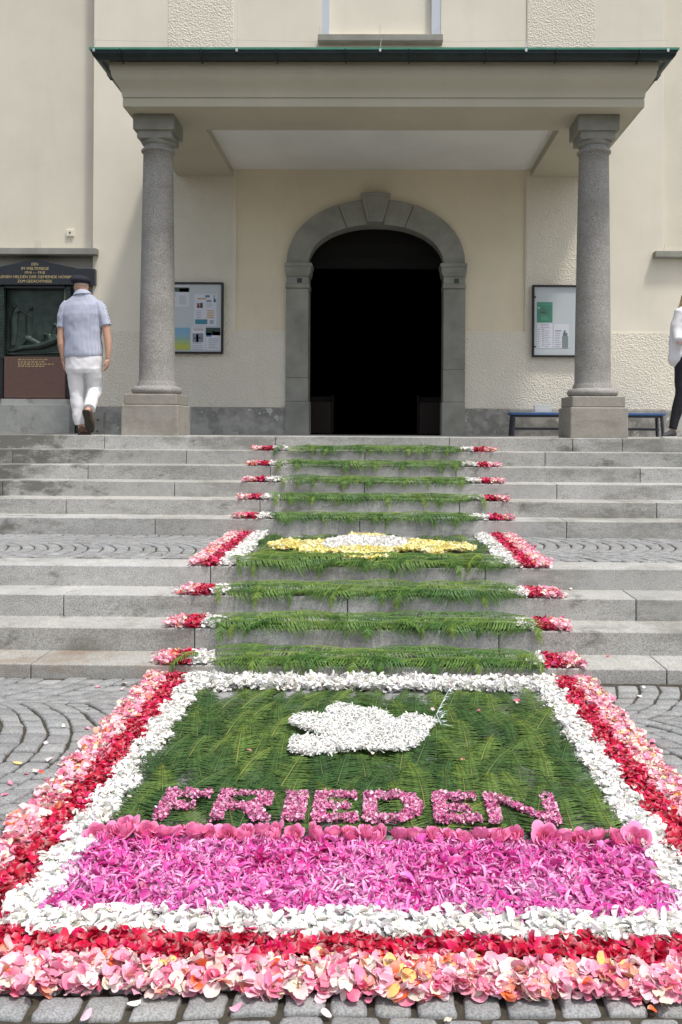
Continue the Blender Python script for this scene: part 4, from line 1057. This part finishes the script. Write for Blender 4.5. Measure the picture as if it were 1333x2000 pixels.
# steps and landing: the three lanes on both sides
names = {0: 'pink', 1: 'red', 2: 'white'}
pal3 = [(PINK, PW, M['petal']), (RED, RW, M['petal']), (WHITE, WW, M['petalw'])]
stepname = ['top', 'second', 'third', 'fourth', 'fifth', 'landing', 'first', 'second', 'third', 'lowest']
desc = {1: 'highest step', 2: 'second step from the top', 3: 'third step from the top', 4: 'fourth step from the top', 5: 'last step above the landing', 6: 'cobbled landing', 7: 'first step below the landing', 8: 'second step below the landing', 9: 'lowest step'}
lanes = {'left': [(CW[0], CW[1]), (CW[1], CW[2]), (CW[2], CW[3])], 'right': [(CW[6], CW[7]), (CW[5], CW[6]), (CW[4], CW[5])]}
for i in range(1, 10):
    De, ze = edges[i]
    y0, y1 = (De+.005, De+.235) if i != 6 else (De+.005, D5-.01)
    for side in ('left', 'right'):
        sh_ = (.028 if i < 6 else (.018 if side == 'left' else .040)) * (1 if side == 'left' else -1)
        for q in range(3):
            x0, x1 = lanes[side][q]; x0 += sh_; x1 += sh_
            if i < 6 and q == 2: x0, x1 = (x0, x1+.035) if side == 'left' else (x0-.035, x1)
            pal, wts, mt = pal3[q]; wob = .012
            n = int((x1-x0)*(y1-y0)*9000); s = np.stack([rng.uniform(x0, x1, n)+rng.normal(0, .008, n), rng.uniform(y0, y1, n)+rng.normal(0, .008, n)], -1)
            if q == 0:
                e = int(n*.06)+3; s = np.concatenate([s, np.stack([(x0 if side == 'left' else x1)+rng.normal(0, .02, e), rng.uniform(y0, y1, e)], -1)])
            o = petals('%s_petals' % names[q], s, ze+heap(len(s), .034), .031, .026, pal, wts, mt, 3, 2, .75, .6, clus=.25 if q == 0 else 0, pscale=4)
            tag(o, '%s petals of the border on the %s side of the %s' % ({0: 'pale pink', 1: 'crimson', 2: 'white'}[q], side, desc[i]), 'flower petals', 'petal border heaps on the steps', 'stuff')

# ------------------------------------------------------------------ ferns
def frond(name, L, Wm, bend=None, npin=30, arch_h=.03, seed=0, yaw0=0.0, side_curve=0.0, edge=None, eside=1):
    rr = random.Random(seed); V = []; Fq = []; C = []
    def path(s):
        d = s*L
        if bend is None:
            y = d; z = arch_h*math.sin(math.pi*min(1, s*1.05))+.004; t = Vector((side_curve*2*s, 1, arch_h*math.pi*math.cos(math.pi*s)/L)).normalized(); x = side_curve*s*s*L
            return Vector((x, y, z)), t
        x = side_curve*s*s*L; rB = .05
        if d < bend: return Vector((x, d, .018+.030*math.sin(math.pi*d/bend))), Vector((0, 1, 0))
        a = min((d-bend)/rB, 1.25); rest = (d-bend)-a*rB
        p = Vector((x, bend+rB*math.sin(a), .018-rB*(1-math.cos(a)))); t = Vector((0, math.cos(a), -math.sin(a)))
        return p+t*rest, t
    def quadstrip(pts, col):
        b = len(V)
        for (l, c, r) in pts: V.extend((l, c, r)); C.extend((col,)*3)
        for i in range(len(pts)-1):
            for j in (0, 1): Fq.append((b+i*3+j, b+i*3+j+1, b+(i+1)*3+j+1, b+(i+1)*3+j))
    # rachis
    pts = []
    for k in range(13):
        s = k/12; p, t = path(s); nrm = Vector((1, 0, 0)).cross(t).normalized(); wd = .0038*(1-s*.8)
        pts.append((p+Vector((-wd, 0, 0))+nrm*.004, p+nrm*.007, p+Vector((wd, 0, 0))+nrm*.004))
    quadstrip(pts, (2.7, 1.75, 2.2) if edge is None else (1.5, 1.15, 1.2))
    for i in range(npin):
        s = .10+.89*(i+.3)/npin; p, t = path(s); nrm = Vector((1, 0, 0)).cross(t).normalized()
        prof = min(1, (s/.32)**.6)*max(0.03, (1-s)/.68 if s > .32 else 1)**.85
        for sd in (-1, 1):
            l = Wm*prof*rr.uniform(.88, 1.08); ang = R(76-26*s+rr.uniform(-5, 5)); drp = rr.uniform(.18, .50)
            d0 = Vector((sd*math.sin(ang), 0, 0))+t*math.cos(ang); fw = (t*math.sin(ang)-Vector((sd*math.cos(ang), 0, 0)))
            K = 6 if l > .05 else 4; hw = .0070*min(1, l/.05+.25); q = []; tone = rr.uniform(.62, 1.38)
            for k in range(K+1):
                u = k/K; c = p+d0*(l*u)+t*(l*.10*u*u)+nrm*(.004-drp*l*u*u*.55); h = hw*(1-u**1.6)**.7*(1.18 if k % 2 else .62)
                if edge is not None and sd == eside:
                    ed = abs(c.x)-edge
                    if ed > 0:
                        a_ = min(ed/.022, 1.35); re = ed-a_*.022
                        c = Vector((sd*(edge+.022*math.sin(a_)+re*math.cos(a_)), c.y, c.z*.4-.022*(1-math.cos(a_))-re*math.sin(a_)))
                if k == 0: h = hw*.5
                if k == K: h = .0004
                lf = c-fw*h-nrm*h*.25; rt = c+fw*h-nrm*h*.25
                q.append((lf, c, rt) if sd > 0 else (rt, c, lf))
            quadstrip(q, (tone*(1+1.7*max(0, s-.62)), tone*(1+1.0*max(0, s-.62)), tone))
    # clamp nothing below the tread before the bend
    V_ = np.array([tuple(v) for v in V])
    lim = V_[:, 1] < (bend if bend is not None else 99)
    if edge is not None: lim = lim & (V_[:, 0]*eside < edge+.004)
    V_[lim, 2] = np.maximum(V_[lim, 2], .003+np.random.RandomState(seed).uniform(0, .003, lim.sum()))
    return np_mesh(name, V_, np.array(Fq), np.array(C), smooth=False)
flat = [frond('fern_frond', L, Wm, None, npn, ah, 10+i, side_curve=sc) for i, (L, Wm, npn, ah, sc) in enumerate(((.52, .120, 29, .018, .08), (.58, .135, 31, .022, -.12), (.46, .110, 26, .015, .16), (.55, .125, 29, .022, -.05), (.50, .13, 28, .025, .0)))]
edgef = [(frond('fern_frond', L, Wm, None, 24, .02, 70+i, side_curve=0, edge=e, eside=sd), e, sd, L) for i, (L, Wm, e, sd) in enumerate(((.46, .125, .040, 1), (.52, .135, .055, 1), (.42, .115, .030, 1), (.46, .13, .045, -1), (.52, .12, .035, -1), (.42, .14, .06, -1)))]
drape = {}
for j, (bd, Lx) in enumerate(((.22, .335), (.25, .36), (.27, .40), (.24, .375), (.28, .385))):
    drape[j] = (frond('fern_frond', Lx+.03, .105+.010*(j % 3), bd, 22, .01, 40+j, side_curve=(-.05, .04, 0, .07, -.03)[j]), bd)
for f_ in flat: f_.materials.append(M['fern'])
drapeB = {j: (d[0], d[1]) for j, d in drape.items()}
for d in drape.values(): d[0].materials.append(M['fernb'])
for e_ in edgef: e_[0].materials.append(M['fernb'])
XG0, XG1 = CW[3]-.01, CW[4]+.01
panel = empty('fern_carpet'); tag(panel, 'large panel of dark green fern fronds laid flat on the ground under the white dove', 'fern bed')
r2 = random.Random(3)
rowsf = [5.04, 4.82, 4.58, 4.34, 4.10, 3.86, 3.64]
nr = len(rowsf)
for ri, ytip in enumerate(rowsf):
    x = XG0+.04+(.05 if ri % 2 else 0)
    while x < XG1-.02:
        me = r2.choice(flat); L = {0: .52, 1: .58, 2: .46, 3: .55, 4: .50}[flat.index(me)]
        yaw = r2.gauss(0, .22); yaw += .25*(x+.04)*-.3
        tipy = ytip+r2.uniform(-.06, .06); sc = 1.0
        if tipy-L < 3.17: sc = max(.62, (tipy-3.17)/L)
        o = link('fern_frond', me, None, panel)
        ex = min(max(x, XG0+.10), XG1-.10)
        o.location = (ex+math.sin(yaw)*L*.5*sc, tipy-L*sc, .002+.0035*ri); o.rotation_euler = (R(1.6)+r2.gauss(0, .015), r2.gauss(0, .04), yaw); o.scale = (sc*.98, sc, sc)
        x += r2.uniform(.088, .13)
# a thin layer of fronds across, underneath, closes most gaps
for k in range(60):
    me = r2.choice(flat); o = link('fern_frond', me, None, panel); o.location = (r2.uniform(XG0+.25, XG1-.25), r2.uniform(3.3, 4.9), .0); o.rotation_euler = (0, 0, r2.uniform(-1.2, 1.2)); o.scale = (.85, .85, .5)
for i in range(1, 10):
    De, ze = edges[i]
    w0, w1 = (XG0+.015, XG1-.035) if i > 5 else (XG0+.06, XG1-.06)
    st = empty('fern_bed' if i == 6 else 'fern_strip', (0, De, ze))
    tag(st, ('fern fronds covering the middle of the cobbled landing around the yellow emblem' if i == 6 else 'strip of green fern fronds hanging over the %s' % desc[i]), 'fern bed' if i == 6 else 'fern strip', None if i == 6 else 'fern strips on the steps')
    if i == 6:
        for ri, yt in enumerate((D5-.04, 7.75, 7.42, 7.10, 6.86)):
            x = w0+.08
            while x < w1-.06:
                me = r2.choice(flat); sc = r2.uniform(.85, 1.0); o = link('fern_frond', me, None, st)
                yaw = r2.gauss(0, .35); o.location = (x, yt-.5*sc-De, .002+.003*ri); o.rotation_euler = (R(1.5), r2.gauss(0, .04), yaw); o.scale = (sc,)*3; x += r2.uniform(.11, .15)
    lo, hi = w0-(.05 if i > 6 else .02), w1+(.05 if i > 6 else .02)
    # fronds lying along the tread near its edge, their leaflets hanging over
    for lay_ in range(4 if i > 5 else 3):
        back = (0, 0, .085, .15)[lay_] if i > 5 else (0, 0, .09)[lay_]
        x = lo+r2.uniform(-.02, .05)
        while x < hi-.12:
            me, e, sd, Lf = r2.choice(edgef); sc = r2.uniform(.85, 1.08)
            if x+Lf*sc > hi+.06: sc = max(.45, (hi+.04-x)/Lf)
            o = link('fern_frond', me, None, st); yb_ = e*sc*1.0-.004+back
            if sd > 0: o.location = (x, yb_, .004+.014*lay_+r2.uniform(0, .006)); o.rotation_euler = (0, 0, -math.pi/2+r2.gauss(0, .03))
            else: o.location = (x+Lf*sc, yb_, .004+.014*lay_+r2.uniform(0, .006)); o.rotation_euler = (0, 0, math.pi/2+r2.gauss(0, .03))
            o.scale = (sc, sc, sc*r2.uniform(.8, 1.3)); x += Lf*sc*r2.uniform(.36, .62)
    # and some pointing outwards, tips drooping
    x = lo
    while x < hi:
        me, bd = drape[r2.randrange(5)]
        sc = r2.uniform(.55, .92); o = link('fern_frond', me, None, st)
        yaw = math.pi+r2.gauss(0, .42)
        o.location = (x, bd*sc*abs(math.cos(yaw))+r2.uniform(-.02, .015), r2.uniform(.004, .022)); o.rotation_euler = (0, r2.gauss(0, .08), yaw); o.scale = (sc*r2.uniform(.8, 1.1), sc, r2.uniform(.7, 1.1))
        x += r2.uniform(.14, .34)

# ------------------------------------------------------------------ dove, twig, letters, roses, emblem
def inpoly(x, y, poly):
    c = np.zeros(len(x), bool); n = len(poly)
    for i in range(n):
        x0, y0 = poly[i]; x1, y1 = poly[(i+1) % n]
        k = ((y0 > y) != (y1 > y)); t = (x1-x0)*(y-y0)/((y1-y0) if y1 != y0 else 1e-9)+x0; c ^= k & (x < t)
    return c
def fill(polys, dens):
    out = []
    for p in polys:
        P_ = np.array(p); a, b = P_.min(0), P_.max(0); n = int(np.prod(b-a)*dens)
        x = rng.uniform(a[0], b[0], n); y = rng.uniform(a[1], b[1], n); k = inpoly(x, y, p); out.append(np.stack([x[k], y[k]], -1))
    return np.concatenate(out)
ZF = .058
dv = [(100, 215), (160, 185), (290, 180), (360, 190), (375, 150), (400, 120), (450, 110), (560, 125), (650, 150), (700, 140), (790, 170), (830, 215), (870, 220), (920, 195), (1010, 185), (1080, 200), (1160, 235), (1110, 290), (1070, 350), (1010, 400), (930, 435), (830, 435), (740, 440), (640, 425), (560, 430), (520, 440), (430, 430), (400, 460), (230, 470), (150, 450), (95, 435), (110, 350), (220, 335), (350, 360), (370, 340), (270, 300), (160, 265), (110, 245)]
dvp = [gnd(540+x/3.703, 1342+y/3.703, ZF+.02) for x, y in dv]
s = fill([dvp], 21000); o = petals('petal_dove', s, ZF-.004+heap(len(s), .020), .030, .0095, [(.87, .87, .84), (.84, .85, .78), (.88, .88, .88)], [3, 1.5, 3], M['petalw'], 4, 2, .45, .8, 1.0, sharp=.7)
tag(o, 'white flying dove shape made of narrow petals on the fern panel', 'dove picture', kind='stuff')
M['silver'] = plain('silvery_leaf', (.52, .60, .62), .5, 0, 30, .2)
tw = empty('twig', (*gnd(853, 1407, ZF), ZF+.01)); tag(tw, 'small silvery twig with narrow leaves at the beak of the white dove', 'twig')
mb = MB(); p0 = Vector((0, 0, 0)); g1 = Vector((*gnd(879, 1367, ZF), ZF))-Vector(tw.location); g2 = Vector((*gnd(862, 1424, ZF), ZF))-Vector(tw.location)
mb.tube([(g2.x, g2.y, .012, .0022), (0, 0, .02, .0028), (g1.x*.5, g1.y*.5, .04, .0022), (g1.x, g1.y, .055, .0012)], 6); mb.build('stem', M['silver'], tw)
for k in range(17):
    t = k/16; b0 = g2.lerp(Vector((0, 0, 0)), t*2) if t < .5 else g1*((t-.5)*2)
    b0.z = .015+.035*t; a = r2.uniform(-.5, .9) if k % 2 else r2.uniform(-.9, .4); l = r2.uniform(.035, .07)
    d = Vector((math.cos(a), math.sin(a)*1.3, r2.uniform(-.1, .5))).normalized(); sN = d.cross(Vector((0, 0, 1))).normalized()*.0042
    mb = MB(); mb.v = [tuple(b0), tuple(b0+d*l*.4+sN), tuple(b0+d*l*.4-sN), tuple(b0+d*l), tuple(b0+d*l*.42+Vector((0, 0, .002)))]; mb.f = [(0, 2, 4), (0, 4, 1), (1, 4, 3), (4, 2, 3)]; mb.build('leaf', M['silver'], tw)
# letters
yb, yt = gnd(700, 1603, .06)[1], gnd(700, 1551, .06)[1]; H = yt-yb
def rect(x0, y0, x1, y1): return [(x0, y0), (x1, y0), (x1, y1), (x0, y1)]
SW = .047
def L_(ch, x0, x1):
    w_ = x1-x0; sw = min(SW, w_*.42); sh_ = H*.17
    if ch == 'F': ps = [rect(0, 0, sw, H), rect(0, H-sh_, w_, H), rect(0, H*.38, w_*.75, H*.38+sh_*.9)]
    if ch == 'E': ps = [rect(0, 0, sw, H), rect(0, H-sh_, w_, H), rect(0, H*.40, w_*.86, H*.40+sh_*.85), rect(0, 0, w_*1.05, sh_)]
    if ch == 'I': ps = [rect(0, 0, w_, H)]
    if ch == 'R': ps = [rect(0, 0, sw, H), rect(0, H-sh_, w_*.8, H), rect(w_*.66, H*.5, w_*.95, H*.94), rect(0, H*.38, w_*.8, H*.38+sh_*.9), [(w_*.42, H*.45), (w_*.72, H*.45), (w_*1.02, 0), (w_*.70, 0)]]
    if ch == 'D': ps = [rect(0, 0, sw, H), [(sw, H-sh_), (w_*.62, H-sh_*1.2), (w_*.72, H*.5), (w_*1.0, H*.5), (w_*.88, H*.86), (w_*.6, H), (sw, H)], [(sw, 0), (w_*.6, 0), (w_*.9, H*.16), (w_, H*.5), (w_*.72, H*.5), (w_*.6, sh_), (sw, sh_)]]
    if ch == 'N': ps = [rect(0, 0, sw*.95, H), rect(w_-sw, 0, w_, H), [(sw*.4, H), (sw*1.2, H), (w_-sw*.4, 0), (w_-sw*1.2, 0)]]
    return [[(x0+x, yb+y) for x, y in p] for p in ps]
LET = [('F', -.835, -.655), ('R', -.62, -.395), ('I', -.352, -.268), ('E', -.24, -.075), ('D', -.045, .185), ('E', .225, .395), ('N', .43, .70)]
FLO = [(.55, .05, .25), (.70, .14, .38), (.80, .28, .50), (.84, .42, .60), (.88, .62, .74)]
cnt = {}
for ch, x0, x1 in LET:
    s = fill(L_(ch, x0, x1), 34000)
    hz = rng.uniform(0, 1, len(s)); bx = .018*(np.sin(s[:, 0]*210)*np.sin(s[:, 1]*190))
    o = petals('flower_letter', s, .052+.020*hz+bx*.35, .0145, .0125, FLO, [1, 2.6, 3.2, 2.4, 1.2], M['petal'], 2, 2, 1.0, .8, .6, jit=.1)
    cnt[ch] = cnt.get(ch, 0)+1
    lab = {'F': 'letter F of pink florets at the left end of the word on the ferns', 'R': 'letter R of pink florets on the ferns, after the F', 'I': 'letter I of pink florets on the ferns, after the R', 'D': 'letter D of pink florets in the middle of the word on the ferns', 'N': 'letter N of pink florets at the right end of the word on the ferns'}
    if ch == 'E': lb = 'letter E of pink florets on the ferns, between the I and the D' if cnt['E'] == 1 else 'letter E of pink florets on the ferns, between the D and the N'
    else: lb = lab[ch]
    tag(o, lb, 'flower letter', 'letters of the word FRIEDEN', 'stuff')
# rose blooms
def rose(seed):
    rr = random.Random(seed); V = []; Q = []; C = []
    def pet(az, rad, w_, z0, z1, flare, col):
        b = len(V); nu, nv = 4, 5
        for i in range(nu+1):
            u = i/nu
            for j in range(nv+1):
                v = (j/nv-.5)*2; a = az+v*w_*(.55+.45*math.sin(math.pi*min(1, u*.8+.2)))
                r = rad*(.35+.65*math.sin(math.pi*.5*min(1, u*1.35)))+flare*max(0, u-.7)*3*.01*(1-.3*v*v); zz = z0+(z1-z0)*u-.006*v*v*u
                if u > .8: zz -= flare*.0015
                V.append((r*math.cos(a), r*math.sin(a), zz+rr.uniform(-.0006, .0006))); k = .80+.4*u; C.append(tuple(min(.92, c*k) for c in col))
        for i in range(nu):
            for j in range(nv): Q.append((b+i*(nv+1)+j, b+i*(nv+1)+j+1, b+(i+1)*(nv+1)+j+1, b+(i+1)*(nv+1)+j))
    for (n, rad, w_, z1, fl) in ((6, .039, .78, .036, 2.4), (6, .034, .72, .043, 1.5), (6, .029, .70, .047, .7), (5, .023, .72, .049, .3), (5, .017, .75, .050, 0), (4, .011, .8, .049, 0), (3, .006, 1.0, .047, 0)):
        a0 = rr.uniform(0, 6.28)
        for k in range(n):
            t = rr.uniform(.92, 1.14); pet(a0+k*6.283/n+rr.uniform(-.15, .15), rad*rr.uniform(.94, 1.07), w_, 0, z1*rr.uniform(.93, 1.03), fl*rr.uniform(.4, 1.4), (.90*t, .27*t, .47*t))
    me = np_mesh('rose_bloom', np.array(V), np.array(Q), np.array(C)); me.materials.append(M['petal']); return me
rm = [rose(k) for k in range(5)]
ordn = ['first', 'second', 'third', 'fourth', 'fifth', 'sixth', 'seventh', 'eighth', 'ninth', 'tenth', 'eleventh', 'twelfth', 'thirteenth', 'fourteenth', 'fifteenth']
rx = [177, 207, 240, 275, 310, 341, 372, 403, 438, 476, 508, 540, 574, 606, 650, 680, 713, 745, 780, 812, 846, 878, 905, 942, 978, 1012, 1068, 1105, 1140, 1172, 1205, 1246]
rs = [1.0, .95, 1.2, 1.0, 1.0, .9, 1.05, .85, .95, 1.0, .95, 1.05, .9, 1.2, 1.0, .9, .95, 1.0, .9, 1.0, .9, .85, .85, .95, .9, .95, 1.2, 1.0, .9, 1.0, .95, 1.2]
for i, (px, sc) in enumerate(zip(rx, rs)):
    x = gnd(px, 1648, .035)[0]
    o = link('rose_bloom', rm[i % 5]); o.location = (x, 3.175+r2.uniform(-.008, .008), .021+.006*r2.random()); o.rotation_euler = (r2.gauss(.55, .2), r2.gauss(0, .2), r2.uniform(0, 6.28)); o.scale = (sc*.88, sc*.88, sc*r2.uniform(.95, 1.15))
    j = i if i < 16 else len(rx)-1-i; sd = 'left' if i < 16 else 'right'
    wh = {0: 'outermost on the', 1: 'next to the outermost on the'}.get(j)
    jn = ordn[j] if j < 15 else 'sixteenth'
    nearl = 'pink rose bloom in the row above the magenta petals, %s from the %s end' % (jn, sd)
    tag(o, nearl, 'rose', 'pink rose blooms in a row')
# yellow and white emblem on the landing
em = [(145, 75), (190, 60), (235, 55), (300, 65), (380, 60), (440, 50), (480, 42), (500, 32), (640, 33), (660, 48), (745, 58), (800, 58), (860, 65), (940, 70), (1010, 75), (1045, 90), (1030, 98), (960, 96), (900, 100), (895, 112), (850, 115), (800, 100), (740, 98), (690, 100), (665, 105), (668, 130), (560, 136), (465, 132), (462, 110), (400, 105), (370, 115), (330, 116), (280, 104), (290, 95), (220, 88), (160, 88)]
wh_ = [(378, 82), (400, 62), (450, 48), (520, 45), (640, 47), (700, 52), (745, 62), (752, 80), (700, 92), (600, 88), (520, 85), (430, 98), (390, 95)]
zE = ZL+.05
emp = [gnd(460+x/2.222, 1030+y/2.222+1, zE) for x, y in em]; whp = [gnd(460+x/2.222, 1030+y/2.222+1, zE) for x, y in wh_]
s = fill([emp], 9500); k = ~inpoly(s[:, 0], s[:, 1], whp)
em_o = petals('yellow_petals', s[k], ZL+.036+heap(k.sum(), .024), .034, .024, YEL, [2.2, 3, 2, 1], M['petal'], 3, 2, .7, .6, clus=.3, pscale=3); tag(em_o, 'yellow petal emblem with long arms on the landing ferns', 'petal emblem', kind='stuff')
s = fill([whp], 8000); o = petals('white_petals', s, ZL+.040+heap(len(s), .026), .038, .024, WHITE, WW, M['petalw'], 3, 2, .75, .7); tag(o, 'white petal oval in the middle of the yellow emblem', 'petal emblem', kind='stuff')
# fallen petals
fp = []; fz = []
for (px, py, z_) in ((35, 1490, 0), (52, 1512, 0), (20, 1530, 0), (80, 1506, 0), (95, 1522, 0), (118, 1493, 0), (10, 1552, 0), (60, 1578, 0), (90, 1450, 0), (290, 1328, 0), (1290, 1466, 0), (1240, 1500, 0), (1318, 1540, 0), (1250, 1360, 0), (1115, 1151, ZL-.149), (1188, 1281, ZL-.447), (70, 1505, 0), (170, 1984, 0), (262, 1960, 0), (845, 1385, .05), (488, 1465, .05), (900, 1330, 0), (1010, 1368, .04), (1012, 1373, .04), (935, 1388, .04), (905, 1483, .04), (1110, 1620, .04), (930, 1290, ZL-.42), (980, 1283, ZL-.42), (560, 1618, .04), (728, 1470, .05)):
    g_ = gnd(px, py, z_+.006); fp.append(g_); fz.append(z_+.004)
for _ in range(18):
    sd = r2.choice((-1, 1)); x = (CW[0]-abs(r2.gauss(0, .14))) if sd < 0 else (CW[7]+abs(r2.gauss(0, .12))); fp.append((x, r2.uniform(2.4, 5.2))); fz.append(.004)
for _ in range(9):
    fp.append((r2.uniform(-1.1, .9), FR[0]-abs(r2.gauss(.01, .04)))); fz.append(.004)
o = petals('fallen_petals', np.array(fp), np.array(fz), .030, .024, PINK, PW, M['petal'], 4, 3, .25, .5, .4); tag(o, 'loose pink and white petals scattered on the cobbles, steps and ferns', 'flower petals', kind='stuff')
